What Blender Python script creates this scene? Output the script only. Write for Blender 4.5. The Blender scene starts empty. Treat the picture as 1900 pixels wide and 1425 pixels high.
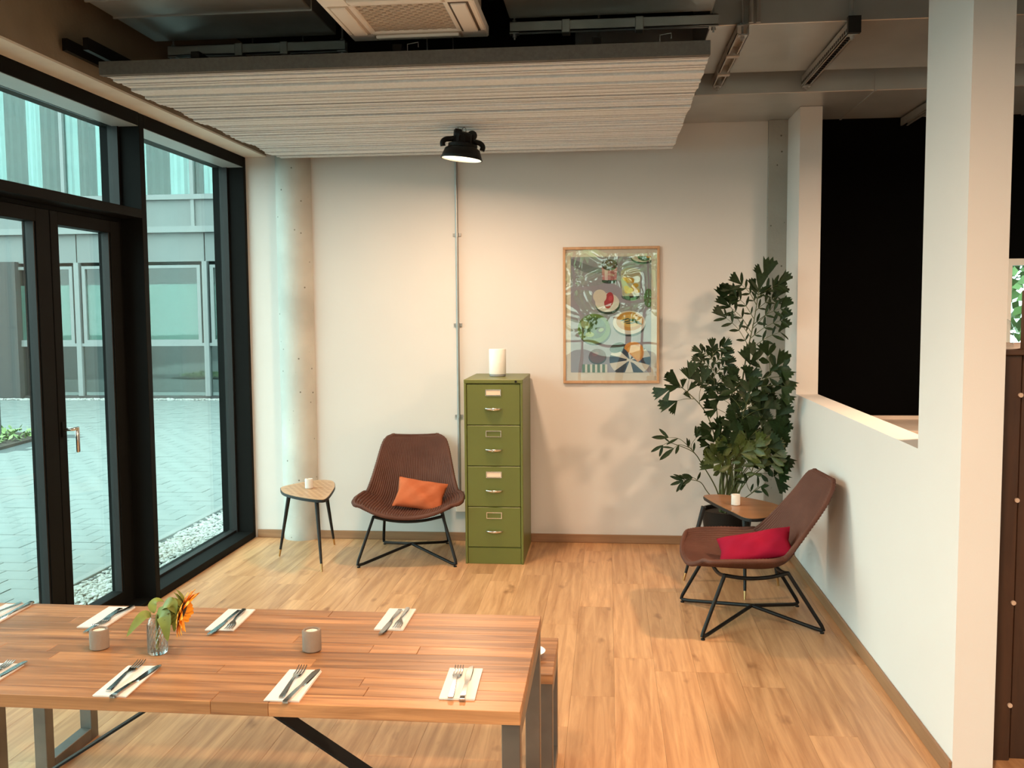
import bpy, bmesh, math, random
from mathutils import Vector, Matrix
PI = math.pi
SC = bpy.context.scene
COL = SC.collection
random.seed(7)

# ------------------------------------------------------------------ camera
F_PX, CX, CY, CAM_H = 1775.0, 950.0, 712.5, 1.70
def cam_axes(yaw, pitch, roll):
    cy, sy, cp, sp = math.cos(yaw), math.sin(yaw), math.cos(pitch), math.sin(pitch)
    f = Vector((-sy*cp, cy*cp, -sp)); r = Vector((cy, sy, 0)); d = f.cross(r)
    c, s = math.cos(roll), math.sin(roll)
    return c*r+s*d, -s*r+c*d, f
AX_R, AX_D, AX_F = cam_axes(math.radians(5.730), math.radians(4.387), math.radians(0.436))
CAM = Vector((0, 0, CAM_H))
cam_data = bpy.data.cameras.new('camera')
cam_data.sensor_width = 36.0
cam_data.lens = F_PX/1900*36.0
cam_data.clip_start = 0.05
cam_data.clip_end = 200
cam_ob = bpy.data.objects.new('camera', cam_data)
COL.objects.link(cam_ob)
m3 = Matrix((AX_R, -AX_D, -AX_F)).transposed()
cam_ob.matrix_world = Matrix.Translation(CAM) @ m3.to_4x4()
SC.camera = cam_ob
def P(ax, val, px, py):
    d = AX_R*((px-CX)/F_PX) + AX_D*((py-CY)/F_PX) + AX_F
    t = (val-CAM[ax])/d[ax]
    return CAM + d*t
def proj(p):
    v = Vector(p)-CAM
    w = v.dot(AX_F)
    return CX+F_PX*v.dot(AX_R)/w, CY+F_PX*v.dot(AX_D)/w, w

# ------------------------------------------------------------------ sky and exposure
SKY = 6.6
LAMP = 1.8
world = bpy.data.worlds.new('overcast_sky'); SC.world = world
world.use_nodes = True
bgn = world.node_tree.nodes['Background']
bgn.inputs[0].default_value = (0.92, 0.97, 1.0, 1)
bgn.inputs[1].default_value = SKY
SC.view_settings.view_transform = 'Standard'
SC.view_settings.look = 'None'
SC.view_settings.exposure = 0.04
SC.view_settings.gamma = 1.0
SC.view_settings.use_curve_mapping = False

# ------------------------------------------------------------------ materials
MATS = {}
def nodes_of(name):
    m = bpy.data.materials.new(name); m.use_nodes = True
    nt = m.node_tree; b = nt.nodes['Principled BSDF']
    MATS[name] = m
    return m, nt, b
def N(nt, kind, **kw):
    n = nt.nodes.new(kind)
    for k, v in kw.items(): setattr(n, k, v)
    return n
def L(nt, a, b): nt.links.new(a, b)
def rgb(c): return (c[0], c[1], c[2], 1)
def s2l(r, g, b):
    f = lambda c: ((c/255+0.055)/1.055)**2.4 if c/255 > 0.04045 else c/255/12.92
    return (f(r), f(g), f(b))
def plain(name, col, rough=0.5, metal=0.0, var=0.06, vscale=6.0, bump=0.0, bscale=80.0, spec=None):
    m, nt, b = nodes_of(name)
    tc = N(nt, 'ShaderNodeTexCoord')
    no = N(nt, 'ShaderNodeTexNoise'); no.inputs['Scale'].default_value = vscale; no.inputs['Detail'].default_value = 3
    L(nt, tc.outputs['Object'], no.inputs['Vector'])
    rp = N(nt, 'ShaderNodeValToRGB')
    rp.color_ramp.elements[0].position = 0.3; rp.color_ramp.elements[1].position = 0.7
    rp.color_ramp.elements[0].color = rgb([max(0, c*(1-var)) for c in col])
    rp.color_ramp.elements[1].color = rgb([min(1, c*(1+var)) for c in col])
    L(nt, no.outputs['Fac'], rp.inputs['Fac']); L(nt, rp.outputs['Color'], b.inputs['Base Color'])
    b.inputs['Roughness'].default_value = rough; b.inputs['Metallic'].default_value = metal
    if spec is not None: b.inputs['Specular IOR Level'].default_value = spec
    if bump:
        n2 = N(nt, 'ShaderNodeTexNoise'); n2.inputs['Scale'].default_value = bscale; n2.inputs['Detail'].default_value = 4
        L(nt, tc.outputs['Object'], n2.inputs['Vector'])
        bp = N(nt, 'ShaderNodeBump'); bp.inputs['Strength'].default_value = bump; bp.inputs['Distance'].default_value = 0.01
        L(nt, n2.outputs['Fac'], bp.inputs['Height']); L(nt, bp.outputs['Normal'], b.inputs['Normal'])
    return m
def wood(name, dark, light, axis='Y', rough=0.45, along=1.2, across=16.0, objvar=0.18, knots=True):
    m, nt, b = nodes_of(name)
    tc = N(nt, 'ShaderNodeTexCoord'); oi = N(nt, 'ShaderNodeObjectInfo')
    mul = N(nt, 'ShaderNodeMath', operation='MULTIPLY'); mul.inputs[1].default_value = 37.0
    L(nt, oi.outputs['Random'], mul.inputs[0])
    add = N(nt, 'ShaderNodeVectorMath', operation='ADD'); L(nt, tc.outputs['Object'], add.inputs[0])
    cmb = N(nt, 'ShaderNodeCombineXYZ')
    for k in range(3): L(nt, mul.outputs[0], cmb.inputs[k])
    L(nt, cmb.outputs[0], add.inputs[1])
    mp = N(nt, 'ShaderNodeMapping')
    sc = {'X': (along, across, across), 'Y': (across, along, across), 'Z': (across, across, along)}[axis]
    mp.inputs['Scale'].default_value = sc
    L(nt, add.outputs[0], mp.inputs['Vector'])
    n1 = N(nt, 'ShaderNodeTexNoise'); n1.inputs['Scale'].default_value = 1.0; n1.inputs['Detail'].default_value = 6
    n1.inputs['Roughness'].default_value = 0.62; n1.inputs['Distortion'].default_value = 0.6
    L(nt, mp.outputs[0], n1.inputs['Vector'])
    rp = N(nt, 'ShaderNodeValToRGB')
    rp.color_ramp.elements[0].position = 0.28; rp.color_ramp.elements[1].position = 0.72
    rp.color_ramp.elements[0].color = rgb(dark); rp.color_ramp.elements[1].color = rgb(light)
    L(nt, n1.outputs['Fac'], rp.inputs['Fac'])
    hv = N(nt, 'ShaderNodeHueSaturation')
    mr = N(nt, 'ShaderNodeMapRange'); mr.inputs[3].default_value = 1-objvar; mr.inputs[4].default_value = 1+objvar
    L(nt, oi.outputs['Random'], mr.inputs[0]); L(nt, mr.outputs[0], hv.inputs['Value'])
    L(nt, rp.outputs['Color'], hv.inputs['Color'])
    out = hv.outputs['Color']
    if knots:
        mp2 = N(nt, 'ShaderNodeMapping'); mp2.inputs['Scale'].default_value = tuple(3.2 if s == along else 8.0 for s in sc)
        L(nt, add.outputs[0], mp2.inputs['Vector'])
        n2 = N(nt, 'ShaderNodeTexNoise'); n2.inputs['Scale'].default_value = 1.0; n2.inputs['Detail'].default_value = 3
        L(nt, mp2.outputs[0], n2.inputs['Vector'])
        r2 = N(nt, 'ShaderNodeValToRGB'); r2.color_ramp.elements[0].position = 0.66; r2.color_ramp.elements[1].position = 0.78
        L(nt, n2.outputs['Fac'], r2.inputs['Fac'])
        mx = N(nt, 'ShaderNodeMixRGB', blend_type='MULTIPLY'); mx.inputs['Color2'].default_value = (0.45, 0.36, 0.3, 1)
        L(nt, r2.outputs['Color'], mx.inputs['Fac']); L(nt, out, mx.inputs['Color1'])
        out = mx.outputs['Color']
    L(nt, out, b.inputs['Base Color'])
    b.inputs['Roughness'].default_value = rough
    bp = N(nt, 'ShaderNodeBump'); bp.inputs['Strength'].default_value = 0.12; bp.inputs['Distance'].default_value = 0.002
    L(nt, n1.outputs['Fac'], bp.inputs['Height']); L(nt, bp.outputs['Normal'], b.inputs['Normal'])
    return m
def pane_mat(name, tint, refl=0.08, rough=0.0, wavy=0.0, wscale=4.0):
    m, nt, b = nodes_of(name)
    nt.nodes.remove(b)
    out = nt.nodes['Material Output']
    tr = N(nt, 'ShaderNodeBsdfTransparent'); tr.inputs[0].default_value = rgb(tint)
    gl = N(nt, 'ShaderNodeBsdfGlossy'); gl.inputs['Roughness'].default_value = rough
    lw = N(nt, 'ShaderNodeLayerWeight'); lw.inputs['Blend'].default_value = 0.5
    pw5 = N(nt, 'ShaderNodeMath', operation='POWER'); pw5.inputs[1].default_value = 5.0
    L(nt, lw.outputs['Facing'], pw5.inputs[0])
    ad = N(nt, 'ShaderNodeMath', operation='MULTIPLY_ADD', use_clamp=True); ad.inputs[1].default_value = 0.6; ad.inputs[2].default_value = refl/2
    L(nt, pw5.outputs[0], ad.inputs[0])
    mx = N(nt, 'ShaderNodeMixShader')
    L(nt, ad.outputs[0], mx.inputs[0]); L(nt, tr.outputs[0], mx.inputs[1]); L(nt, gl.outputs[0], mx.inputs[2])
    if wavy:
        tc = N(nt, 'ShaderNodeTexCoord'); n2 = N(nt, 'ShaderNodeTexNoise'); n2.inputs['Scale'].default_value = wscale
        n2.inputs['Detail'].default_value = 1
        L(nt, tc.outputs['Object'], n2.inputs['Vector'])
        bp = N(nt, 'ShaderNodeBump'); bp.inputs['Strength'].default_value = wavy; bp.inputs['Distance'].default_value = 0.05
        L(nt, n2.outputs['Fac'], bp.inputs['Height']); L(nt, bp.outputs['Normal'], gl.inputs['Normal'])
    L(nt, mx.outputs[0], out.inputs['Surface'])
    return m
def emit(name, col, strength):
    m, nt, b = nodes_of(name)
    b.inputs['Base Color'].default_value = rgb(col); b.inputs['Emission Color'].default_value = rgb(col)
    b.inputs['Emission Strength'].default_value = strength
    return m
def concrete(name, base, pits=True):
    m = plain(name, base, 0.8, 0, 0.14, 3.0, 0.25, 40)
    if pits:
        nt = m.node_tree; b = nt.nodes['Principled BSDF']
        src = b.inputs['Base Color'].links[0].from_socket
        tc = N(nt, 'ShaderNodeTexCoord'); vo = N(nt, 'ShaderNodeTexVoronoi'); vo.inputs['Scale'].default_value = 16
        L(nt, tc.outputs['Object'], vo.inputs['Vector'])
        rp = N(nt, 'ShaderNodeValToRGB'); rp.color_ramp.elements[0].position = 0.07; rp.color_ramp.elements[1].position = 0.12
        rp.color_ramp.elements[0].color = (0.3, 0.28, 0.25, 1); rp.color_ramp.elements[1].color = (1, 1, 1, 1)
        L(nt, vo.outputs['Distance'], rp.inputs['Fac'])
        mx = N(nt, 'ShaderNodeMixRGB', blend_type='MULTIPLY'); mx.inputs['Fac'].default_value = 1
        L(nt, src, mx.inputs['Color1']); L(nt, rp.outputs['Color'], mx.inputs['Color2']); L(nt, mx.outputs['Color'], b.inputs['Base Color'])
    return m

plain('wall_white', (0.645, 0.615, 0.59), 0.9, 0, 0.015, 1.5, 0.05, 200)
plain('wall_black', (0.002, 0.002, 0.002), 0.95, 0, 0.1, spec=0.05)
plain('ceiling_dark', (0.008, 0.008, 0.008), 0.95, spec=0.05)
concrete('column_concrete', (0.50, 0.49, 0.45))
concrete('pier_concrete', (0.33, 0.31, 0.275))
concrete('beam_concrete', (0.27, 0.21, 0.145), False)
plain('soffit_paint', (0.75, 0.70, 0.62), 0.8, 0, 0.05)
wood('floor_wood', (0.35, 0.165, 0.070), (0.65, 0.37, 0.185), 'Y', 0.38, 1.6, 26, 0.11)
plain('floor_base', (0.16, 0.10, 0.055), 0.6)
wood('skirting_wood', (0.22, 0.110, 0.052), (0.33, 0.180, 0.092), 'X', 0.5, 1.0, 22, 0.03, False)
wood('skirting_wood_y', (0.22, 0.110, 0.052), (0.33, 0.180, 0.092), 'Y', 0.5, 1.0, 22, 0.03, False)
wood('table_wood', (0.125, 0.047, 0.018), (0.47, 0.225, 0.095), 'X', 0.36, 1.6, 34, 0.24)
wood('veneer', (0.35, 0.19, 0.095), (0.52, 0.31, 0.17), 'X', 0.35, 3, 40, 0.02, False)
wood('veneer_walnut', (0.20, 0.085, 0.035), (0.34, 0.16, 0.07), 'X', 0.35, 2, 24, 0.02, False)
wood('rack_wood', (0.030, 0.012, 0.006), (0.065, 0.027, 0.012), 'Z', 0.5, 2, 18, 0.12, False)
wood('rack_board', (0.045, 0.02, 0.009), (0.085, 0.038, 0.018), 'X', 0.5, 2, 18, 0.12, False)
wood('frame_oak', (0.40, 0.22, 0.11), (0.55, 0.33, 0.18), 'Z', 0.45, 2, 40, 0.03, False)
plain('frame_alu', (0.0065, 0.0068, 0.0064), 0.6, 0, 0.08, spec=0.06)
plain('painted_reflection', (0.45, 0.48, 0.48), 0.4, 0.3, 0.03)  # pale colour stands in for paving reflected under the head rails
plain('black_metal', (0.007, 0.007, 0.007), 0.45, 0, 0.05, spec=0.22)
plain('black_satin', (0.012, 0.012, 0.012), 0.5, 0, 0.05, spec=0.3)
plain('raw_steel', (0.19, 0.175, 0.16), 0.38, 0.85, 0.15, 9)
plain('cutlery_steel', (0.62, 0.62, 0.62), 0.16, 1.0, 0.02)
plain('chrome', (0.8, 0.79, 0.76), 0.15, 1.0, 0.02)
plain('brass', (0.55, 0.36, 0.16), 0.3, 1.0, 0.05)
plain('galvanised', (0.44, 0.45, 0.44), 0.30, 0.45, 0.12, 2.2)
plain('galvanised_dull', (0.42, 0.40, 0.37), 0.42, 0.5, 0.18, 5)
plain('conduit_grey', (0.34, 0.34, 0.33), 0.4, 0.7, 0.05)
plain('felt_grey', (0.77, 0.80, 0.82), 0.95, 0, 0.06, 60, 0.3, 300, spec=0.1)
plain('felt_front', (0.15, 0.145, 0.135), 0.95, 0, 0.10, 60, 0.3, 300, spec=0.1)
plain('felt_back_gap_shadow', (0.07, 0.068, 0.065), 0.95, 0, 0.10, 60, 0.3, 300, spec=0.1)  # dark felt of the backing board, also painted shade between slats
plain('plastic_white', (0.90, 0.86, 0.80), 0.4, 0, 0.01)
plain('grille_beige', (0.55, 0.47, 0.39), 0.6, 0, 0.03)
plain('grille_dark', (0.10, 0.075, 0.055), 0.7)
plain('cabinet_green', (0.118, 0.128, 0.024), 0.38, 0, 0.04, 3)
plain('card_paper', (0.75, 0.55, 0.40), 0.8)
plain('speaker_white', (0.80, 0.78, 0.74), 0.6, 0, 0.02, 40, 0.1, 500)
plain('speaker_grey', (0.22, 0.22, 0.22), 0.6)
plain('cloth_orange', (0.46, 0.115, 0.045), 0.9, 0, 0.05, 20, 0.3, 500, spec=0.15)
plain('cloth_red', (0.27, 0.005, 0.026), 0.9, 0, 0.06, 20, 0.3, 500, spec=0.15)
plain('napkin_paper', (0.66, 0.61, 0.57), 0.9, 0, 0.02, 20, 0.1, 300)
plain('cup_concrete', (0.20, 0.145, 0.11), 0.85, 0, 0.08, 20, 0.2, 120)
plain('cup_white', (0.62, 0.59, 0.55), 0.75, 0, 0.06, 30, 0.1, 100)
plain('wax', (0.75, 0.66, 0.55), 0.5)
plain('ceramic_white', (0.8, 0.8, 0.82), 0.25)
plain('pot_dark', (0.013, 0.010, 0.008), 0.6, 0, 0.2, spec=0.2)
plain('soil', (0.03, 0.02, 0.013), 0.95, 0, 0.4, 30, 0.6, 60)
plain('palm_leaf', (0.011, 0.026, 0.006), 0.55, 0, 0.35, 7, spec=0.25)
plain('palm_leaf_light', (0.05, 0.075, 0.014), 0.42, 0, 0.3, 7)
plain('palm_stem', (0.06, 0.075, 0.02), 0.6, 0, 0.3, 12)
plain('petal', (0.85, 0.32, 0.01), 0.6, 0, 0.12, 30)
plain('sun_leaf', (0.14, 0.17, 0.022), 0.6, 0, 0.25, 25)
plain('sun_sepal', (0.11, 0.13, 0.022), 0.7, 0, 0.3, 40)
plain('sun_disk', (0.03, 0.015, 0.006), 0.9, 0, 0.4, 60, 0.6, 300)
plain('paver', (0.135, 0.155, 0.148), 0.8, 0, 0.12, 5, 0.15, 90)
plain('paver_joint', (0.05, 0.06, 0.06), 0.9)
plain('gravel', (0.30, 0.30, 0.28), 0.85, 0, 0.3, 22)
plain('kerb', (0.16, 0.172, 0.165), 0.8)
plain('facade_panel', (0.115, 0.128, 0.125), 0.5, 0, 0.04, 1)
plain('facade_frame', (0.15, 0.163, 0.16), 0.45, 0, 0.03)
plain('facade_dark', (0.03, 0.029, 0.028), 0.7, 0, 0.06)
plain('facade_inside', (0.08, 0.10, 0.10), 0.9)
plain('frosted_film', (0.12, 0.185, 0.165), 0.5, 0, 0.05, 1)
plain('curtain_light', (0.42, 0.50, 0.52), 0.9, 0, 0.05)
plain('curtain_grey', (0.07, 0.08, 0.075), 0.9, 0, 0.05)
plain('tree_leaf', (0.07, 0.14, 0.03), 0.6, 0, 0.35, 3)
plain('bark', (0.08, 0.06, 0.04), 0.9, 0, 0.3)
plain('counter_top', (0.70, 0.60, 0.52), 0.4)
plain('yellow_fruit', (0.8, 0.5, 0.02), 0.5)
plain('dowel_light', (0.55, 0.42, 0.33), 0.5)
plain('render_cream', (0.60, 0.56, 0.46), 0.8)
pane_mat('window_glass', (0.815, 0.965, 0.93), 0.06)
pane_mat('facade_glass', (0.78, 0.86, 0.84), 0.07, 0.02, 0.04, 0.8)
pane_mat('facade_glass_low', (0.74, 0.82, 0.80), 0.30, 0.02, 0.05, 0.8)
pane_mat('poster_glass', (0.97, 0.98, 0.97), 0.34, 0.0, 0.09, 2.2)
pane_mat('relief_glass', (0.86, 0.9, 0.9), 0.45, 0.1)
pane_mat('clear_glass', (0.93, 0.96, 0.96), 0.14, 0.02)
emit('lamp_glow', (1.0, 0.84, 0.60), 3.0)
# rattan: strand direction carried by geometry, weave by a fine wave
m, nt, b = nodes_of('rattan')
tc = N(nt, 'ShaderNodeTexCoord'); no = N(nt, 'ShaderNodeTexNoise'); no.inputs['Scale'].default_value = 7
L(nt, tc.outputs['Object'], no.inputs['Vector'])
rp = N(nt, 'ShaderNodeValToRGB'); rp.color_ramp.elements[0].color = (0.062, 0.022, 0.014, 1); rp.color_ramp.elements[1].color = (0.135, 0.052, 0.034, 1)
L(nt, no.outputs['Fac'], rp.inputs['Fac']); L(nt, rp.outputs['Color'], b.inputs['Base Color'])
wv = N(nt, 'ShaderNodeTexWave'); wv.inputs['Scale'].default_value = 55; wv.bands_direction = 'Y'
uvn = N(nt, 'ShaderNodeUVMap'); L(nt, uvn.outputs[0], wv.inputs['Vector'])
bp = N(nt, 'ShaderNodeBump'); bp.inputs['Strength'].default_value = 0.35; bp.inputs['Distance'].default_value = 0.002
L(nt, wv.outputs['Fac'], bp.inputs['Height']); L(nt, bp.outputs['Normal'], b.inputs['Normal'])
b.inputs['Roughness'].default_value = 0.6; b.inputs['Specular IOR Level'].default_value = 0.25
# vase glass with a diamond relief
m, nt, b = nodes_of('cut_glass')
b.inputs['Base Color'].default_value = (0.96, 0.98, 0.98, 1); b.inputs['Roughness'].default_value = 0.03
b.inputs['Transmission Weight'].default_value = 1.0; b.inputs['IOR'].default_value = 1.25
PRINT = {}
def ink(name, c):
    if name not in PRINT: PRINT[name] = plain('ink_'+name, s2l(*c), 0.7, 0, 0.03, 12)
    return PRINT[name]

# ------------------------------------------------------------------ mesh helpers
def M(name): return MATS[name] if isinstance(name, str) else name
def new_bm(): return bmesh.new()
def box(bm, x0, x1, y0, y1, z0, z1, bevel=0.0, seg=1):
    vs = [bm.verts.new((x, y, z)) for x in (x0, x1) for y in (y0, y1) for z in (z0, z1)]
    fs = [(0, 1, 3, 2), (4, 6, 7, 5), (0, 4, 5, 1), (2, 3, 7, 6), (0, 2, 6, 4), (1, 5, 7, 3)]
    faces = [bm.faces.new([vs[i] for i in f]) for f in fs]
    if bevel:
        es = list({e for f in faces for e in f.edges})
        bmesh.ops.bevel(bm, geom=es, offset=bevel, segments=seg, affect='EDGES', profile=0.5)
    return bm
def tube(bm, pts, r, n=8, closed=False, caps=True, r1=None):
    pts = [Vector(p) for p in pts]
    rings = []; prev = None
    cnt = len(pts)
    for i, p in enumerate(pts):
        if closed: t = (pts[(i+1) % cnt]-pts[i-1]).normalized()
        else:
            a = pts[max(i-1, 0)]; c = pts[min(i+1, cnt-1)]; t = (c-a).normalized()
        if prev is None:
            up = Vector((0, 0, 1)) if abs(t.z) < 0.9 else Vector((1, 0, 0))
            u = t.cross(up).normalized()
        else:
            u = (prev - t*prev.dot(t)).normalized()
        prev = u; w = t.cross(u)
        if callable(r): rr = r(i/(cnt-1))
        else: rr = r if r1 is None else r+(r1-r)*i/(cnt-1)
        rings.append([bm.verts.new(p+(u*math.cos(2*PI*k/n)+w*math.sin(2*PI*k/n))*rr) for k in range(n)])
    rng = range(cnt if closed else cnt-1)
    for i in rng:
        a, c = rings[i], rings[(i+1) % cnt]
        for k in range(n): bm.faces.new((a[k], a[(k+1) % n], c[(k+1) % n], c[k]))
    if caps and not closed:
        bm.faces.new(rings[0][::-1]); bm.faces.new(rings[-1])
    return bm
def lathe(bm, prof, n=24, c=(0, 0, 0), cap=True):
    rings = []
    for r, z in prof:
        rings.append([bm.verts.new((c[0]+r*math.cos(2*PI*k/n), c[1]+r*math.sin(2*PI*k/n), c[2]+z)) for k in range(n)])
    for a, d in zip(rings, rings[1:]):
        for k in range(n): bm.faces.new((a[k], a[(k+1) % n], d[(k+1) % n], d[k]))
    if cap:
        bm.faces.new(rings[0][::-1]); bm.faces.new(rings[-1])
    return bm
def prism(bm, poly, z0, z1, bevel=0.0):
    lo = [bm.verts.new((x, y, z0)) for x, y in poly]; hi = [bm.verts.new((x, y, z1)) for x, y in poly]
    n = len(poly)
    fs = [bm.faces.new(lo[::-1]), bm.faces.new(hi)]
    for i in range(n): fs.append(bm.faces.new((lo[i], lo[(i+1) % n], hi[(i+1) % n], hi[i])))
    if bevel:
        es = list(fs[0].edges)+list(fs[1].edges)
        bmesh.ops.bevel(bm, geom=es, offset=bevel, segments=2, affect='EDGES')
    return bm
def to_mesh(bm, name, smooth=None):
    bmesh.ops.recalc_face_normals(bm, faces=bm.faces)
    me = bpy.data.meshes.new(name); bm.to_mesh(me); bm.free()
    if smooth is not None:
        for p in me.polygons: p.use_smooth = True
        me.set_sharp_from_angle(angle=math.radians(smooth))
    return me
def obj(name, me, mat, parent=None, loc=None, rot=None, smooth=None, **props):
    if isinstance(me, bmesh.types.BMesh): me = to_mesh(me, name, smooth)
    if mat is not None and not me.materials: me.materials.append(M(mat))
    o = bpy.data.objects.new(name, me); COL.objects.link(o)
    if parent is not None: o.parent = parent
    if loc is not None: o.location = loc
    if rot is not None: o.rotation_euler = rot
    for k, v in props.items(): o[k] = v
    return o
def thing(name, label, cat, loc=(0, 0, 0), rotz=0.0, group=None, kind=None):
    o = bpy.data.objects.new(name, None); COL.objects.link(o)
    o.empty_display_size = 0.1
    o.location = loc; o.rotation_euler = (0, 0, rotz); o['label'] = label; o['category'] = cat
    if group: o['group'] = group
    if kind: o['kind'] = kind
    return o
def tag(o, label, cat, group=None, kind=None):
    o['label'] = label; o['category'] = cat
    if group: o['group'] = group
    if kind: o['kind'] = kind
    return o
def bxo(name, dims, mat, parent=None, bevel=0.0, **k):
    return obj(name, box(new_bm(), *dims, bevel=bevel), mat, parent, **k)
def copy_tree(o, parent=None):
    c = o.copy(); COL.objects.link(c); c.parent = parent
    for ch in o.children:
        if ch.name != c.name: copy_tree(ch, c)
    return c
def catmull(pts, per=6, closed=True):
    n = len(pts); out = []
    V = [Vector(p) for p in pts]
    rng = range(n) if closed else range(n-1)
    for i in rng:
        g = (lambda k: V[k % n]) if closed else (lambda k: V[min(max(k, 0), n-1)])
        p0, p1, p2, p3 = g(i-1), g(i), g(i+1), g(i+2)
        for s in range(per):
            t = s/per
            out.append(0.5*((2*p1)+(p2-p0)*t+(2*p0-5*p1+4*p2-p3)*t*t+(3*p1-p0-3*p2+p3)*t**3))
    if not closed: out.append(V[-1])
    return out

# ------------------------------------------------------------------ room shell
XW, XP, XP2, YB, ZC = -2.66, 1.24, 1.38, 6.93, 3.55
XR, YR = 5.2, -5.0
fl = bxo('floor', (XW-0.16, XR+0.1, YR-0.1, YB+0.15, -0.15, -0.004), 'floor_base')
tag(fl, 'oak-look plank floor of the whole room', 'floor', kind='structure')
pw, plen = 0.192, 1.28
plank_me = {}
def plank_mesh(w, l):
    k = (round(w, 3), round(l, 3))
    if k not in plank_me:
        plank_me[k] = to_mesh(box(new_bm(), 0, w-0.0006, 0, l-0.0006, -0.012, 0.0, bevel=0.0005), 'plank')
    return plank_me[k]
random.seed(3)
x = XW+0.002; col_i = 0
while x < 3.0:
    w = min(pw, 3.0-x)
    if x < XP and x+w > XP: pass
    y = 2.2 - random.choice([0.0, 0.32, 0.64, 0.96, 0.16, 0.48])
    while y < YB-0.03:
        y1 = min(y+plen, YB-0.002)
        if x < 1.3 or y < 5.0:
            obj('plank', plank_mesh(w, y1-y), 'floor_wood', fl, loc=(x, y, 0.0))
        y = y1
    x += w
ce = bxo('ceiling', (XW-0.34, XR+0.1, YR-0.1, YB+0.15, ZC, ZC+0.2), 'ceiling_dark')
tag(ce, 'black unlit concrete slab ceiling above the ducts', 'ceiling', kind='structure')
wb = bxo('wall_back', (XW-0.22, XP+0.08, YB, YB+0.15, -0.15, ZC), 'wall_white')
tag(wb, 'smooth white plaster back wall behind filing cabinet and poster', 'wall', kind='structure')
# kitchen back wall, black, with a window opening
KX0, KX1, KZ0, KZ1 = 2.72, 4.4, 1.15, 2.03
bm = new_bm()
box(bm, XP+0.08, KX0, YB, YB+0.15, -0.15, ZC); box(bm, KX1, XR+0.1, YB, YB+0.15, -0.15, ZC)
box(bm, KX0, KX1, YB, YB+0.15, -0.15, KZ0); box(bm, KX0, KX1, YB, YB+0.15, KZ1, ZC)
wk = obj('wall_kitchen', bm, 'wall_black'); tag(wk, 'black back wall seen through the partition opening', 'wall', kind='structure')
bm = new_bm(); box(bm, XR, XR+0.1, 3.0, YB, -0.15, ZC)
o = obj('wall_right', bm, 'wall_black'); tag(o, 'dark side wall of the kitchen', 'wall', kind='structure')
bm = new_bm(); box(bm, XR, XR+0.1, YR, 3.0, -0.15, ZC)
o = obj('wall_side', bm, 'wall_white'); tag(o, 'white side wall of the dining room', 'wall', kind='structure')
# partition with a big opening
ZS = 1.135; YO0, YO1, YE = 3.955, 6.46, 3.485
bm = new_bm()
box(bm, XP, XP2, YE, YB, 0, ZS); box(bm, XP, XP2, YE, YO0, ZS, ZC); box(bm, XP, XP2, YO1, YB, ZS, 3.0)
wp = obj('wall_partition', bm, 'wall_white'); tag(wp, 'white partition wall with a wide waist-high opening', 'wall', kind='structure')
o = bxo('baseboard_back', (XW+0.02, XP-0.012, YB-0.014, YB, 0, 0.062), 'skirting_wood', bevel=0.003)
tag(o, 'brown wooden skirting board along the back wall', 'baseboard', kind='structure')
o = bxo('baseboard_partition', (XP-0.014, XP, YE, YB, 0, 0.062), 'skirting_wood_y', bevel=0.003)
tag(o, 'brown wooden skirting board along the partition', 'baseboard', kind='structure')
# concrete column, pier and beam
bm = new_bm(); lathe(bm, [(0.14, 0), (0.14, 2.95)], 40, (-2.30, 6.965, 0))
o = obj('concrete_column', bm, 'column_concrete', smooth=40); tag(o, 'round pitted concrete column at the back wall beside the window', 'column', kind='structure')
o = bxo('concrete_pier', (1.112, XP, YB-0.05, YB, 0, 3.0), 'pier_concrete'); tag(o, 'narrow bare concrete pier in the corner behind the plant', 'pier', kind='structure')
o = bxo('concrete_beam', (-3.0, -2.50, YR, YB, 2.852, ZC), 'beam_concrete'); tag(o, 'brown concrete beam above the window wall', 'beam', kind='structure')
o = bxo('trim_1', (XW-0.01, -2.502, YR, YB, 2.842, 2.852), 'soffit_paint'); tag(o, 'cream soffit strip under the concrete beam', 'trim', kind='structure')
o = bxo('trim_2', (-3.0, -2.87, YR, YB, 2.842, 2.852), 'facade_frame'); tag(o, 'pale outside soffit above the window glass', 'trim', kind='structure')

# ------------------------------------------------------------------ window wall
XG = -2.82
def bay(name, y0, y1, label, z0=0.0, z1=2.84):
    """deep mullion frame between y0 and y1 with one fixed pane"""
    t = thing(name, label, 'window', ((XW+XG)/2, (y0+y1)/2, z0), kind='structure')
    ox, oy = (XW+XG)/2, (y0+y1)/2
    d0, d1 = -2.90-ox, XW-ox
    h = z1-z0; a, c = y0-oy, y1-oy
    bxo('mullion', (d0, d1, a, a+0.055, 0, h), 'frame_alu', t, 0.002)
    bxo('mullion', (d0, d1, c-0.055, c, 0, h), 'frame_alu', t, 0.002)
    bxo('head_rail', (d0, d1, a+0.055, c-0.055, h-0.074, h), 'frame_alu', t, 0.002)
    bxo('head_reflection', (XG-ox+0.008, d1-0.006, a+0.056, c-0.056, h-0.077, h-0.0745), 'painted_reflection', t)  # added pale strip: the paving's reflection painted under the head rail
    bxo('sill_rail', (d0, d1, a+0.055, c-0.055, 0, 0.05), 'frame_alu', t, 0.002)
    for k in (0, 1):   # glazing beads
        yb = a+0.055 if k == 0 else c-0.055-0.022
        bxo('glazing_bead', (XG-ox-0.02, XG-ox+0.04, yb, yb+0.022, 0.05, h-0.05), 'black_satin', t)
    bxo('glazing_bead', (XG-ox-0.02, XG-ox+0.03, a+0.077, c-0.077, 0.05, 0.065), 'black_satin', t)
    bxo('glass_pane', (XG-ox-0.006, XG-ox+0.006, a+0.06, c-0.06, 0.055, h-0.078), 'window_glass', t)
    return t
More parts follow.
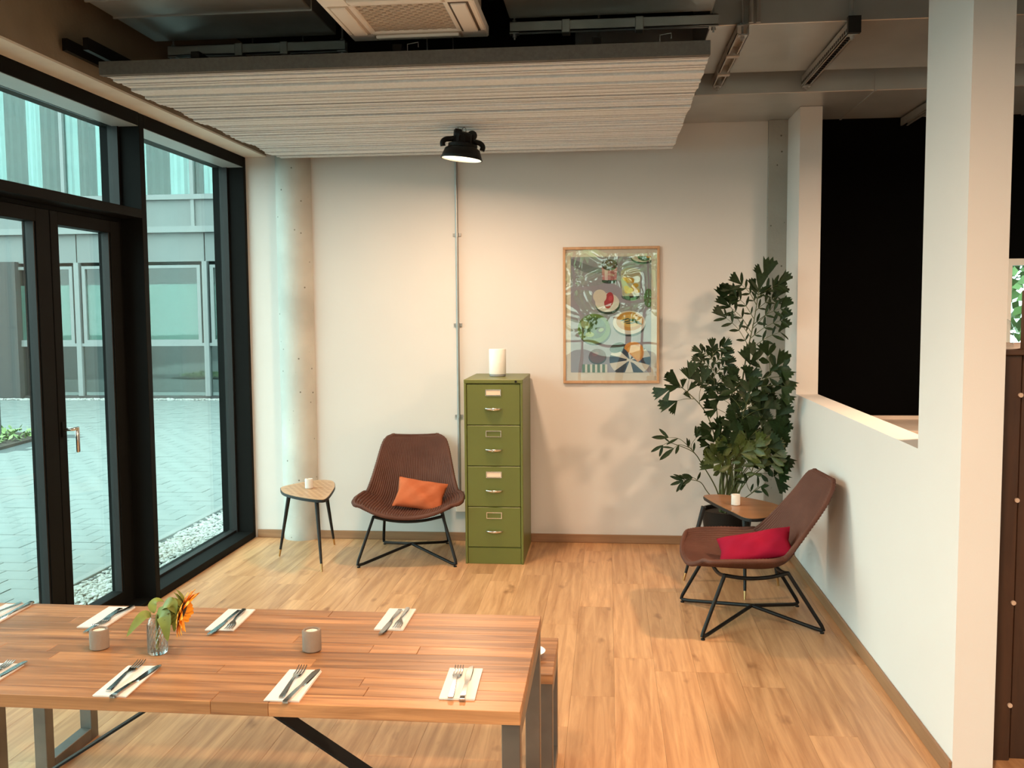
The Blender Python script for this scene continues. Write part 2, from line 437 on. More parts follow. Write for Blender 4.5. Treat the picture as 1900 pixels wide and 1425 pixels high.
bay('window_1', 5.315, 6.945, 'tall fixed window pane next to the back corner')
# transom light over the door
DY0, DY1 = 3.45, 5.315
t = thing('window_2', 'wide fanlight pane above the double door', 'window', (XW, (DY0+DY1)/2, 2.245), kind='structure')
a, c = -(DY1-DY0)/2, (DY1-DY0)/2
bxo('transom_bar', (-0.24, 0, a, c, 0, 0.05), 'frame_alu', t, 0.002)
bxo('head_rail', (-0.24, 0, a, c, 0.523, 0.597), 'frame_alu', t, 0.002)
bxo('head_reflection', (-0.152, -0.006, a+0.003, c-0.003, 0.520, 0.5225), 'painted_reflection', t)  # same painted reflection under the fanlight head
bxo('glazing_bead', (-0.18, -0.12, c-0.024, c, 0.05, 0.55), 'black_satin', t)
bxo('glazing_bead', (-0.18, -0.12, a, a+0.024, 0.05, 0.55), 'black_satin', t)
bxo('glass_pane', (-0.166, -0.154, a+0.005, c-0.005, 0.052, 0.518), 'window_glass', t)
t = thing('door_1', 'black-framed glazed double door to the courtyard', 'door', (-2.78, 4.585, 0), kind='structure')
fr = new_bm()
box(fr, -0.09, -0.005, 0.668, 0.728, 0, 2.243); box(fr, -0.09, -0.005, -1.135, -1.08, 0, 2.243)
box(fr, -0.09, -0.005, -1.08, 0.668, 2.222, 2.243); box(fr, -0.12, 0.10, -1.13, 0.728, 0, 0.02)
obj('door_frame', fr, 'frame_alu', t)
def leaf(y0, y1, sl, sr):
    lf = new_bm(); x0, x1 = -0.075, 0.0
    box(lf, x0, x1, y0, y0+sl, 0.022, 2.22, 0.002); box(lf, x0, x1, y1-sr, y1, 0.022, 2.22, 0.002)
    box(lf, x0, x1, y0+sl, y1-sr, 2.153, 2.22, 0.002); box(lf, x0, x1, y0+sl, y1-sr, 0.022, 0.10, 0.002)
    g = obj('door_leaf', lf, 'frame_alu', t)
    bm = new_bm(); box(bm, -0.043, -0.033, y0+sl-0.005, y1-sr+0.005, 0.095, 2.158)
    obj('glass_pane', bm, 'window_glass', g)
    bm = new_bm(); box(bm, -0.05, -0.008, y1-sr-0.012, y1-sr, 0.10, 2.153); box(bm, -0.05, -0.008, y0+sl, y0+sl+0.012, 0.10, 2.153)
    obj('gasket', bm, 'black_satin', g)
    return g
l1 = leaf(-1.078, -0.004, 0.10, 0.115); l2 = leaf(0.004, 0.664, 0.068, 0.075)
hd = new_bm()
tube(hd, [(0, 0.035, 1.11), (0.045, 0.035, 1.11), (0.05, 0.045, 1.11), (0.05, 0.085, 1.11)], 0.009, 10)
box(hd, 0.043, 0.057, 0.072, 0.096, 0.985, 1.118, 0.004)
obj('handle', hd, 'chrome', l2, smooth=40)
bm = new_bm(); box(bm, 0, 0.008, 0.02, 0.05, 1.07, 1.15, 0.002); obj('handle_plate', bm, 'frame_alu', l2)
yy = DY0; k = 3
for y0 in (1.82, 0.19, -1.44, -3.07, -4.70):
    bay('window_%d' % k, y0, yy, 'fixed glazing bay beside the dining table' if k == 3 else 'fixed glazing bay further back along the window wall, number %d from the door' % (k-2)); yy = y0; k += 1
bm = new_bm(); box(bm, -3.0, XW, YR, -4.70, 0, 2.852)
o = obj('wall_left', bm, 'wall_white'); tag(o, 'white wall end behind the last window bay', 'wall', kind='structure')
# rear wall behind the viewer with a wide glazed front
bm = new_bm(); box(bm, -3.0, -1.9, YR-0.15, YR, -0.15, ZC); box(bm, 3.3, XR+0.1, YR-0.15, YR, -0.15, ZC); box(bm, -1.9, 3.3, YR-0.15, YR, 2.85, ZC)
o = obj('wall_rear', bm, 'wall_white'); tag(o, 'white rear wall around the street-side glazing', 'wall', kind='structure')
t = thing('window_%d' % k, 'street-side glazing in the rear wall', 'window', (0.7, YR-0.1, 0), kind='structure')
for xx in (-2.6, -1.3, 0.0, 1.3, 2.55): bxo('mullion', (xx, xx+0.06, -0.05, 0.05, 0, 2.85), 'facade_frame', t)
for zz in (0, 1.0, 2.0, 2.79): bxo('rail', (-2.6, 2.6, -0.04, 0.04, zz, zz+0.06), 'facade_frame', t)
for xx in (-2.54, -1.24, 0.06, 1.36): bxo('glass_pane', (xx, xx+1.24, -0.006, 0.006, 0.06, 2.79), 'window_glass', t)
t = thing('window_%d' % (k+1), 'kitchen window looking out on trees', 'window', (KX0, YB, KZ0), kind='structure')
bm = new_bm(); W_, H_ = KX1-KX0, KZ1-KZ0
for d in ((0, 0.05, 0, H_), (W_-0.05, W_, 0, H_), (0.05, W_-0.05, 0, 0.05), (0.05, W_-0.05, H_-0.045, H_)):
    box(bm, d[0], d[1], 0.0, 0.10, d[2], d[3])
obj('window_frame', bm, 'plastic_white', t)
bxo('glass_pane', (0.05, W_-0.05, 0.045, 0.055, 0.05, H_-0.045), 'window_glass', t)

# ------------------------------------------------------------------ ceiling services
def duct(name, label, x0, x1, y0, y1, z0, z1, seams, axis):
    t = thing(name, label, 'duct', ((x0+x1)/2, (y0+y1)/2, z0))
    hx, hy, h = (x1-x0)/2, (y1-y0)/2, z1-z0
    bxo('duct_body', (-hx, hx, -hy, hy, 0, h), 'galvanised', t, 0.004)
    for s in seams:
        if axis == 'y': bxo('seam', (-hx-0.004, hx+0.004, s-t.location.y-0.006, s-t.location.y+0.006, -0.006, h), 'galvanised', t)
        else: bxo('seam', (s-t.location.x-0.006, s-t.location.x+0.006, -hy-0.004, hy+0.004, -0.006, h), 'galvanised', t)
    return t
duct('air_duct', 'wide galvanised duct above the window side of the room', -2.33, -1.37, -1.0, 4.86, 3.1, 3.45, [1.6, 2.9, 4.2, 4.45], 'y')
duct('air_duct', 'galvanised duct right of the white air conditioner', -0.47, 0.49, -1.0, 4.70, 3.1, 3.45, [1.6, 2.9, 4.15], 'y')
duct('air_duct', 'galvanised cross duct over the partition carrying two struts', 0.505, 4.6, 4.945, 5.92, 3.1, 3.50, [1.18, 2.2, 3.2], 'x')
duct('air_duct', 'galvanised duct running along the back wall over the partition opening', -0.2, 4.6, 6.05, YB-0.005, 3.002, 3.42, [1.6, 2.8], 'x')
def strut(name, label, p0, p1, w=0.042, h=0.042, clamps=(), slots=0, ends=True, mat='galvanised_dull'):
    p0, p1 = Vector(p0), Vector(p1); ln = (p1-p0).length
    t = thing(name, label, 'strut', p0, math.atan2(p1.y-p0.y, p1.x-p0.x))
    bm = new_bm()   # open C channel, opening downwards
    box(bm, 0, ln, -w/2, w/2, h-0.004, h); box(bm, 0, ln, -w/2, -w/2+0.004, 0, h); box(bm, 0, ln, w/2-0.004, w/2, 0, h)
    box(bm, 0, ln, -w/2, -w/2+0.011, 0, 0.004); box(bm, 0, ln, w/2-0.011, w/2, 0, 0.004)
    obj('channel', bm, mat, t)
    for cpos in clamps:
        bm = new_bm(); box(bm, cpos-0.02, cpos+0.02, -w/2-0.006, w/2+0.006, -0.012, h+0.002, 0.003)
        obj('clamp', bm, 'galvanised_dull', t)
    if slots:
        bm = new_bm()
        for i in range(slots): 
            s = ln*(i+0.5)/slots; box(bm, s-ln/slots*0.28, s+ln/slots*0.28, -w/2-0.002, w/2+0.002, 0.012, 0.026)
        obj('slots', bm, 'black_satin', t, kind='stuff')
    if ends:
        for s in (0.02, ln-0.02):
            bm = new_bm(); tube(bm, [(s, 0, -0.03), (s, 0, ZC-p0.z)], 0.005, 6); lathe(bm, [(0.011, -0.02), (0.011, -0.006)], 6, (s, 0, 0))
            lathe(bm, [(0.011, h), (0.011, h+0.012)], 6, (s, 0, 0)); box(bm, s-0.022, s+0.022, -0.022, 0.022, -0.006, 0)
            obj('threaded_rod', bm, 'galvanised', t)
    return t
strut('mounting_strut', 'grey strut with clips under the end of the window-side duct', (-2.27, 4.90, 3.03), (-1.33, 4.90, 3.03), 0.05, 0.05, (0.38, 0.62))
strut('mounting_strut', 'steel strut with two clamps beside the air conditioner', (-0.47, 4.735, 3.04), (0.52, 4.735, 3.04), 0.05, 0.05, (0.27, 0.62))
strut('mounting_strut', 'rusty brown strut under the cross duct next to the acoustic panel', (0.66, 4.90, 3.045), (0.66, 6.02, 3.045), 0.06, 0.045, (0.4, 0.8), mat='galvanised_dull')
t = strut('mounting_strut', 'perforated pale strut with black end cap under the cross duct', (1.185, 4.90, 3.03), (1.185, 6.02, 3.03), 0.05, 0.06, (), 26)
bxo('end_cap', (-0.03, 0.0, -0.03, 0.03, -0.005, 0.075), 'black_satin', t)
strut('mounting_strut', 'short strut under the back duct half hidden by the near pillar', (2.02, 5.95, 2.942), (2.02, 6.9, 2.942), 0.05, 0.05, (0.3,), ends=False)
# bundle of hanging pipes left of the cross duct
for i, xx in enumerate((0.70, 0.735)):
    bm = new_bm(); tube(bm, [(xx, 4.91, 3.10), (xx, 4.91, ZC)], 0.012, 8)
    o = obj('hanger_pipe', bm, 'galvanised_dull', smooth=40); tag(o, 'thin vertical pipe on the duct face, %s of the pair' % ('left' if i == 0 else 'right'), 'pipe', 'pipes on the duct face')
# air conditioner cassette
AX0, AX1, AY0, AY1, AZ = -1.171, -0.541, 3.835, 4.455, 2.95
t = thing('air_conditioner', 'white square ceiling cassette air conditioner with a grille', 'air conditioner', ((AX0+AX1)/2, (AY0+AY1)/2, AZ))
hw, hd_ = (AX1-AX0)/2, (AY1-AY0)/2
bm = new_bm()
gx, gy = 0.185, 0.19
for d in ((-hw, hw, gy, hd_), (-hw, hw, -hd_, -gy), (-hw, -gx, -gy, gy), (gx, hw, -gy, gy)): box(bm, d[0], d[1], d[2], d[3], 0, 0.05, 0.006)
obj('fascia', bm, 'plastic_white', t)
bxo('casing', (-hw+0.03, hw-0.03, -hd_+0.03, hd_-0.03, 0.05, 0.33), 'grille_beige', t)
g = bxo('grille_back', (-gx, gx, -gy, gy, 0.03, 0.05), 'grille_dark', t)
bm = new_bm()
nx = 17; cw, ch = 2*gx/nx, 2*gy/nx
for i in range(nx):
    for j in range(nx):
        x0, y0 = -gx+cw*i, -gy+ch*j
        if (i+j) % 2 == 0: box(bm, x0, x0+cw, y0, y0+ch, 0.008, 0.018)
        else:
            box(bm, x0, x0+cw, y0+ch*0.75, y0+ch, 0.010, 0.018); box(bm, x0, x0+cw*0.15, y0, y0+ch*0.75, 0.010, 0.018)
obj('grille', bm, 'grille_beige', t)
for k in range(4):
    bm = new_bm(); box(bm, -0.19, 0.19, -0.032, 0.032, -0.004, 0.012, 0.004)
    q = 0.25
    lx, ly = [(0, q), (q, 0), (0, -q), (-q, 0)][k]
    lo = obj('louvre', bm, 'plastic_white', t, loc=(lx, ly, -0.006), rot=(0.16 if k % 2 == 0 else 0, 0, (PI/2 if k % 2 else 0)))
    bm = new_bm(); box(bm, -0.2, 0.2, -0.042, 0.042, 0, 0.003)
    obj('louvre_slot', bm, 'grille_dark' if k == 1 else 'grille_beige', t, loc=(lx, ly, -0.002), rot=(0, 0, (PI/2 if k % 2 else 0)))
bm = new_bm()
for sx in (-1, 1):
    for sy in (-1, 1): tube(bm, [(sx*(hw-0.05), sy*(hd_-0.05), 0.3), (sx*(hw-0.05), sy*(hd_-0.05), ZC-AZ)], 0.005, 6)
obj('hanger_rods', bm, 'galvanised_dull', t)
# acoustic slat panel
PX0, PX1, PY0, PY1, PZ = -2.345, 0.447, 4.31, 6.80, 2.80
t = thing('acoustic_panel', 'hanging grey felt slat panel under the ceiling', 'ceiling panel', ((PX0+PX1)/2, (PY0+PY1)/2, PZ))
hx, hy = (PX1-PX0)/2, (PY1-PY0)/2
random.seed(11)
yy_ = -hy; i = 0
while yy_ < hy-0.02:
    w_ = random.choice((0.022, 0.026, 0.030, 0.036, 0.048)) if i else 0.030
    g_ = random.choice((0.004, 0.007, 0.011, 0.015))
    if yy_+w_+g_ > hy-0.03: w_ = hy-yy_-0.001; g_ = 0
    off = 0.0 if i == 0 else 0.007*math.sin(i*0.45)+random.choice((-0.004, 0.0, 0.005))
    hl = hx-random.uniform(0, 0.004)
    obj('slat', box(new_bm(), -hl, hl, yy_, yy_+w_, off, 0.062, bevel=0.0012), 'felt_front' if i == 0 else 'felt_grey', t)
    if g_: obj('gap_shadow', box(new_bm(), -hl+0.002, hl-0.002, yy_+w_, yy_+w_+g_, off+0.002, 0.062), 'felt_back_gap_shadow', t)  # dark strip added as the shadow line between two slats
    yy_ += w_+g_; i += 1
bxo('backing_board', (-hx+0.01, hx-0.01, -hy+0.02, hy-0.01, 0.045, 0.066), 'felt_back_gap_shadow', t)
for i in (-0.95, 0.0, 0.9):
    bm = new_bm(); box(bm, i-0.02, i+0.02, -hy+0.05, hy-0.05, 0.066, 0.106); obj('carrier_rail', bm, 'black_metal', t)
for i in (-0.95, 0.0, 0.9):
    for j in (-0.45, 0.42):
        bm = new_bm(); tube(bm, [(i, j, 0.10), (i, j, ZC-PZ)], 0.003, 6); obj('hanger_wire', bm, 'galvanised_dull', t)
for i in (0.06, 1.20):
    bm = new_bm(); tube(bm, [(i-0.02, -hy+0.09, 0.06), (i-0.02, -hy+0.09, 0.115), (i+0.03, -hy+0.09, 0.122), (i+0.03, -hy+0.09, 0.10)], 0.0022, 5); obj('wire_hook', bm, 'galvanised', t)
for i in range(2):
    o = bxo('cable_tray', (-2.48+0.10*i, -2.455+0.10*i, 4.25, 6.3, 2.90, 2.955), 'black_metal'); tag(o, 'black cable rail between acoustic panel and beam, %s one' % ('outer', 'inner')[i], 'rail', 'cable rails')
# pendant lamp
LAMP_ME = {}
def pendant(loc, label, top, power, tilt=0.0, size=0.22):
    t = thing('pendant_lamp', label, 'lamp', loc, 0.0, 'industrial pendant lamps')
    t.rotation_euler = (tilt*0.3, tilt, 0.3)
    if not LAMP_ME:
        bm = new_bm(); lathe(bm, [(0.124, 0.0), (0.126, 0.004), (0.104, 0.062), (0.085, 0.072), (0.082, 0.070), (0.100, 0.060), (0.121, 0.003)], 40, cap=False)
        LAMP_ME['shade'] = to_mesh(bm, 'shade', 50)
        bm = new_bm(); lathe(bm, [(0.03, 0.072), (0.088, 0.072), (0.088, 0.09), (0.062, 0.098), (0.058, 0.150), (0.03, 0.160)], 32)
        for k in range(12):
            a = 2*PI*k/12; c, s = math.cos(a), math.sin(a)
            tube(bm, [(0.05*c, 0.05*s, 0.10), (0.066*c, 0.066*s, 0.10), (0.06*c, 0.06*s, 0.132)], 0.004, 4)
        LAMP_ME['heat_sink'] = to_mesh(bm, 'heat_sink', 40)
        bm = new_bm()
        for s in (-1, 1):
            tube(bm, catmull([(s*0.03, 0, 0.128), (s*0.07, 0, 0.115), (s*0.105, 0, 0.108), (s*0.122, 0, 0.09), (s*0.118, 0, 0.066)], 4, False), 0.016, 8)
        LAMP_ME['bracket'] = to_mesh(bm, 'bracket', 50)
        bm = new_bm(); box(bm, -0.06, -0.015, -0.022, 0.022, 0.13, 0.176, 0.006); tube(bm, [(0.048, -0.025, 0.145), (0.048, 0.025, 0.145)], 0.030, 16)
        LAMP_ME['driver_box'] = to_mesh(bm, 'driver_box', 40)
        bm = new_bm(); ring = [(0.012*math.cos(a*PI/6), 0, 0.172+0.018*math.sin(a*PI/6)) for a in range(12)]
        tube(bm, ring, 0.0035, 6, closed=True); lathe(bm, [(0.012, 0.150), (0.012, 0.166)], 12)
        LAMP_ME['eye_bolt'] = to_mesh(bm, 'eye_bolt', 50)
        bm = new_bm(); lathe(bm, [(0.003, 0.012), (0.116, 0.012), (0.115, 0.010), (0.003, 0.006)], 32)
        LAMP_ME['diffuser'] = to_mesh(bm, 'diffuser')
        bm = new_bm(); lathe(bm, [(0.1195, 0.002), (0.099, 0.058)], 40, cap=False)
        LAMP_ME['reflector'] = to_mesh(bm, 'reflector', 60)
    mm = {'shade': 'black_metal', 'heat_sink': 'black_metal', 'bracket': 'black_metal', 'driver_box': 'black_satin', 'eye_bolt': 'galvanised_dull', 'diffuser': 'lamp_glow', 'reflector': 'plastic_white'}
    for k_, me in LAMP_ME.items(): obj(k_, me, mm[k_], t)
    bm = new_bm(); tube(bm, [(0, 0, 0.186), (0, 0, top-loc[2])], 0.0025, 6); tube(bm, [(-0.035, 0.01, 0.15), (-0.036, 0.01, top-loc[2])], 0.004, 6)
    obj('suspension', bm, 'galvanised_dull', t)
    ld = bpy.data.lights.new('lamp_light', 'AREA'); ld.shape = 'DISK'; ld.size = 0.2; ld.energy = power*LAMP; ld.color = (1.0, 0.67, 0.43)
    lo = bpy.data.objects.new('lamp_light', ld); COL.objects.link(lo); lo.parent = t; lo.location = (0, 0, 0.002)
    return t
pendant((-0.873, 5.767, 2.605), 'black industrial pendant lamp glowing under the grey slat panel', 2.80, 22, 0.10)
for i, (lx, ly, lz, pw_) in enumerate(((-0.7, 2.6, 2.78, 15), (0.45, 1.6, 2.75, 38), (-0.2, 0.2, 2.70, 38), (0.9, -2.2, 2.70, 38), (-1.6, -2.4, 2.70, 38), (3.2, 0.6, 2.70, 38), (2.15, 4.55, 2.70, 46))):  # unseen pendants added as warm fill, all but the kitchen one
    pendant((lx, ly, lz), ['unseen black pendant lamp added as fill above the dining table', 'unseen black pendant lamp added as fill right of the viewer', 'unseen black pendant lamp added as fill over the viewer', 'unseen black pendant lamp added as fill in the rear right of the room', 'unseen black pendant lamp added as fill in the rear left of the room', 'unseen black pendant lamp added as fill by the side wall', 'black pendant lamp inside the kitchen'][i], 3.09 if lx in (0.45, -0.2) else ZC, pw_)
# wall conduit
t = thing('wall_conduit', 'grey steel conduit pipe running down the back wall by the cabinet', 'pipe', (-1.087, YB-0.018, 0.0))
bm = new_bm(); tube(bm, [(0, 0, 0.30), (0, 0, 2.95)], 0.0115, 12); obj('pipe', bm, 'conduit_grey', t, smooth=40)
for z in (0.36, 0.93, 1.6, 2.25):
    bm = new_bm(); tube(bm, [(0, 0, z-0.012), (0, 0, z+0.012)], 0.0145, 12); box(bm, -0.03, 0.03, 0.004, 0.018, z-0.01, z+0.01)
    obj('pipe_clamp', bm, 'conduit_grey', t)
bxo('junction_box', (-0.03, 0.045, -0.012, 0.018, 0.22, 0.31), 'plastic_white', t, 0.004)

# ------------------------------------------------------------------ dining table and benches
TX0, TX1, TY0, TY1, TZ = -2.035, -0.207, 2.195, 2.915, 0.75
t = thing('dining_table', 'long wooden dining table with raw steel legs', 'table', ((TX0+TX1)/2, (TY0+TY1)/2, 0))
hx, hy = (TX1-TX0)/2, (TY1-TY0)/2
nb = 12; bw = 2*hy/nb
random.seed(5)
for i in range(nb):
    y0 = -hy+i*bw
    cuts = [-hx]+sorted(random.uniform(-hx+0.3, hx-0.3) for _ in range(2))+[hx]
    for a, c in zip(cuts, cuts[1:]):
        mid = (a+c)/2
        obj('stave', box(new_bm(), a-mid, c-mid-(0.0006 if c < hx else 0), 0, bw-0.0006, -0.034, 0.0, bevel=0.0012), 'table_wood', t, loc=(mid, y0, TZ+random.uniform(-0.0003, 0.0003)))
def ring_frame(bm, x, w, y0, y1, z0, z1, th):
    box(bm, x, x+w, y0, y0+th, z0, z1, 0.002); box(bm, x, x+w, y1-th, y1, z0, z1, 0.002)
    box(bm, x, x+w, y0+th, y1-th, z0, z0+th, 0.002); box(bm, x, x+w, y0+th, y1-th, z1-th, z1, 0.002)
for s in (-1, 1):
    bm = new_bm(); xx = hx-0.046 if s > 0 else -hx+0.001
    ring_frame(bm, xx, 0.045, -hy+0.012, hy-0.012, 0.0, TZ-0.0345, 0.045)
    obj('leg_frame', bm, 'raw_steel', t)
for s in (-1, 1):
    bm = new_bm()
    a, c = Vector((-s*0.03, 0, 0.712)), Vector((s*(hx-0.046), 0, 0.13))
    d = (c-a).normalized(); nrm = Vector((-d.z, 0, d.x))
    vs = []
    for p in (a, c):
        for yy_ in (-0.03, 0.03):
            for k_ in (-0.003, 0.003): vs.append(bm.verts.new(p+Vector((0, yy_, 0))+nrm*k_))
    for f in ((0, 1, 3, 2), (4, 6, 7, 5), (0, 4, 5, 1), (2, 3, 7, 6), (0, 2, 6, 4), (1, 5, 7, 3)): bm.faces.new([vs[i] for i in f])
    obj('brace', bm, 'black_metal', t)
def bench(x0, x1, label):
    t = thing('bench', label, 'bench', ((x0+x1)/2, 3.39, 0), group=None)
    hx, hy = (x1-x0)/2, 0.185
    for i in range(3):
        w = 2*hy/3
        obj('seat_board', box(new_bm(), -hx, hx, -hy+i*w, -hy+(i+1)*w-0.0008, -0.036, 0, bevel=0.0015), 'table_wood', t, loc=(0, 0, 0.45))
    for s in (-1, 1):
        bm = new_bm(); xx = hx-0.05 if s > 0 else -hx+0.002
        ring_frame(bm, xx, 0.048, -hy+0.008, hy-0.008, 0, 0.4135, 0.05)
        obj('leg_frame', bm, 'raw_steel', t)
    return t
bench(-2.10, -0.188, 'wooden bench with steel frame legs behind the dining table')
bm = new_bm(); lathe(bm, [(0.03, 0), (0.04, 0.004), (0.062, 0.026), (0.059, 0.026), (0.038, 0.008), (0.005, 0.006)], 28)
o = obj('dish', bm, 'ceramic_white', loc=(-0.285, 3.36, 0.4505), smooth=40); tag(o, 'small white dish on the bench, half hidden by the table corner', 'dish')

# ------------------------------------------------------------------ place settings
def fork_mesh():
    bm = new_bm()
    # handle with a gentle arch, tines towards +y
    ys = [0, 0.004, 0.03, 0.07, 0.105, 0.125, 0.138, 0.15]
    ws = [0.006, 0.0075, 0.007, 0.0055, 0.004, 0.005, 0.0105, 0.0125]
    zs = [0.004, 0.004, 0.0045, 0.007, 0.009, 0.007, 0.005, 0.0035]
    rows = []
    for y, w, z in zip(ys, ws, zs):
        rows.append([bm.verts.new((-w, y, z)), bm.verts.new((w, y, z)), bm.verts.new((w*0.8, y, z+0.0025)), bm.verts.new((-w*0.8, y, z+0.0025))])
    for a, c in zip(rows, rows[1:]):
        for k in range(4): bm.faces.new((a[k], a[(k+1) % 4], c[(k+1) % 4], c[k]))
    bm.faces.new(rows[0]); bm.faces.new(rows[-1][::-1])
    for k in range(4):
        x = -0.0103+k*0.00687
        tube(bm, [(x, 0.149, 0.0045), (x, 0.17, 0.0035), (x, 0.19, 0.0055), (x, 0.203, 0.009)], 0.0021, 6, r1=0.0012)
    return to_mesh(bm, 'fork', 40)
def knife_mesh():
    bm = new_bm()
    ys = [0, 0.003, 0.03, 0.08, 0.10, 0.112, 0.13, 0.17, 0.20, 0.217, 0.224]
    xl = [-0.006, -0.0078, -0.0075, -0.0065, -0.0055, -0.0065, -0.009, -0.0105, -0.010, -0.005, 0.003]
    xr = [0.006, 0.0078, 0.0075, 0.0065, 0.0055, 0.0065, 0.0085, 0.009, 0.0085, 0.0075, 0.006]
    hs = [0.004, 0.006, 0.006, 0.0055, 0.0045, 0.003, 0.002, 0.002, 0.002, 0.002, 0.0015]
    rows = []
    for y, a, c, h in zip(ys, xl, xr, hs):
        rows.append([bm.verts.new((a, y, 0)), bm.verts.new((c, y, 0)), bm.verts.new((c*0.8, y, h)), bm.verts.new((a*0.8, y, h))])
    for a, c in zip(rows, rows[1:]):
        for k in range(4): bm.faces.new((a[k], a[(k+1) % 4], c[(k+1) % 4], c[k]))
    bm.faces.new(rows[0]); bm.faces.new(rows[-1][::-1])
    return to_mesh(bm, 'knife', 35)
def napkin_mesh(seed):
    rnd = random.Random(seed); bm = new_bm(); w, l = 0.0435, 0.100
    for k in range(4):
        z0 = k*0.0011; e = [rnd.uniform(-0.002, 0.001) for _ in range(4)]
        prism(bm, [(-w+e[0], -l+e[1]), (w+e[2], -l+e[3]), (w+e[1], l+e[0]), (-w+e[3], l+e[2])], z0, z0+0.0009)
    return to_mesh(bm, 'napkin')
fork_me, knife_me = fork_mesh(), knife_mesh()
cut_mat = M('cutlery_steel'); fork_me.materials.append(cut_mat); knife_me.materials.append(cut_mat)
def lay(me, name, a, c, zt, label, cat, grp, ln):
    """put a piece with its handle end at pixel a pointing at pixel c"""
    pa, pc = P(2, zt, *a), P(2, zt, *c)
    d = pc-pa; ang = math.atan2(d.y, d.x)-PI/2
    o = obj(name, me, None, loc=(pa.x, pa.y, zt-0.002), rot=(0, 0, ang))
    mid = (pa+pc)/2; u = Vector((-math.sin(ang), math.cos(ang), 0))
    o.location = Vector((mid.x, mid.y, zt-0.002)) - u*ln/2
    tag(o, label, cat, grp)
SET = [  # napkin centre, rotation, fork (handle, tines), knife (handle, tip), description
 ((-0.370, 2.350), 0.03, (834, 1302), (854, 1234), (858, 1296), (874, 1237), 'front row, nearest the right end of the table'),
 ((-0.795, 2.305), 0.02, (517, 1302), (566, 1233), (529, 1303), (590, 1241), 'front row, below the lone candle cup'),
 ((-1.236, 2.298), 0.06, (194, 1289), (269, 1223), (214, 1289), (290, 1237), 'front row, below the sunflower vase'),
 ((-1.615, 2.285), 0.03, None, None, None, None, 'front row, cut off by the left picture edge'),
 ((-0.650, 2.840), 0.0, (755, 1132), (736, 1165), (743, 1132), (706, 1175), 'back row, nearest the right end of the table'),
 ((-1.160, 2.795), 0.04, (451, 1134), (424, 1168), (444, 1134), (388, 1176), 'back row, right of the sunflower'),
 ((-1.560, 2.790), 0.03, (238, 1130), (186, 1158), (224, 1130), (158, 1172), 'back row, left of the sunflower behind the candle cup'),
 ((-1.915, 2.792), 0.03, None, None, None, None, 'back row, cut off by the left picture edge')]
for i, (cc, rz, fa, fb, ka, kb, wh) in enumerate(SET):
    o = obj('napkin', napkin_mesh(i), 'napkin_paper', loc=(cc[0], cc[1], TZ+0.0006), rot=(0, 0, rz)); tag(o, 'folded white paper napkin, '+wh, 'napkin', 'napkins on the table')
    zt = TZ+0.0072
    if fa is None:
        back = i > 3
        pts_ = [(cc[0]+0.0, cc[1]-0.11), (cc[0]+0.004, cc[1]+0.11), (cc[0]+0.028, cc[1]-0.10), (cc[0]+0.034, cc[1]+0.11)]
        if back: pts_ = [pts_[1], pts_[0], pts_[3], pts_[2]]
        fa, fb, ka, kb = [proj((q[0], q[1], zt))[:2] for q in pts_]
    lay(fork_me, 'fork', fa, fb, zt, 'steel fork on its napkin, '+wh, 'fork', 'forks on the table', 0.203)
    lay(knife_me, 'knife', ka, kb, zt, 'steel knife on its napkin, '+wh, 'knife', 'knives on the table', 0.224)

def cup(name, label, loc, r, h, mat, group):
    t = thing(name, label, 'candle cup', loc, 0, group)
    bm = new_bm(); lathe(bm, [(r-0.003, 0), (r, 0.003), (r, h-0.003), (r-0.002, h), (r*0.72, h), (r*0.70, h-0.012), (0.002, h-0.012)], 32)
    obj('cup_body', bm, mat, t, smooth=40)
    bm = new_bm(); lathe(bm, [(r*0.66, h-0.011), (r*0.66, h-0.004), (0.003, h-0.005)], 24); tube(bm, [(0, 0, h-0.006), (0.001, 0, h+0.002)], 0.001, 5)
    obj('tealight', bm, 'wax', t, smooth=40)
    return t
p = P(2, TZ, 185, 1203); cup('candle_cup', 'brown-grey concrete candle cup beside the sunflower vase', (p.x, p.y, TZ+0.0006), 0.0265, 0.056, 'cup_concrete', 'candle cups on the dining table')
p = P(2, TZ, 579, 1207); cup('candle_cup', 'brown-grey concrete candle cup alone in the middle of the table', (p.x, p.y, TZ+0.0006), 0.0265, 0.060, 'cup_concrete', 'candle cups on the dining table')
# vase and sunflower
pv = P(2, TZ, 293, 1212)
bm = new_bm()
prof = [(0.022, 0.0), (0.0255, 0.003), (0.0255, 0.085), (0.021, 0.098), (0.0165, 0.104), (0.019, 0.114), (0.017, 0.114), (0.0145, 0.105), (0.019, 0.097), (0.0225, 0.084), (0.0225, 0.010), (0.002, 0.009)]
lathe(bm, prof, 36)
for v in bm.verts:   # raised diamond cut on the outside
    pass
vs = obj('vase', bm, 'cut_glass', loc=(pv.x, pv.y, TZ+0.0006), smooth=40); tag(vs, 'small clear cut-glass bottle vase holding a sunflower', 'vase')
bm = new_bm()
for k in range(18):
    for s in (-1, 1):
        pts_ = [(0.0264*math.cos(2*PI*k/18+s*q*0.16), 0.0264*math.sin(2*PI*k/18+s*q*0.16), 0.006+q*0.0098) for q in range(9)]
        tube(bm, pts_, 0.0013, 4)
obj('cut_relief', bm, 'relief_glass', vs)
t = thing('sunflower', 'orange sunflower with green leaves standing in the glass vase', 'flower', (pv.x, pv.y, TZ+0.012))
hp = P(1, pv.y+0.01, 338, 1133)-t.location
bm = new_bm()
tube(bm, catmull([(0.0, 0.0, 0.0), (0.001, 0, 0.06), (0.004, 0, 0.10), (hp.x*0.45, 0.0, hp.z+0.0), (hp.x-0.014, hp.y, hp.z+0.006)], 6, False), 0.0045, 8)
obj('stem', bm, 'sun_leaf', t, smooth=50)
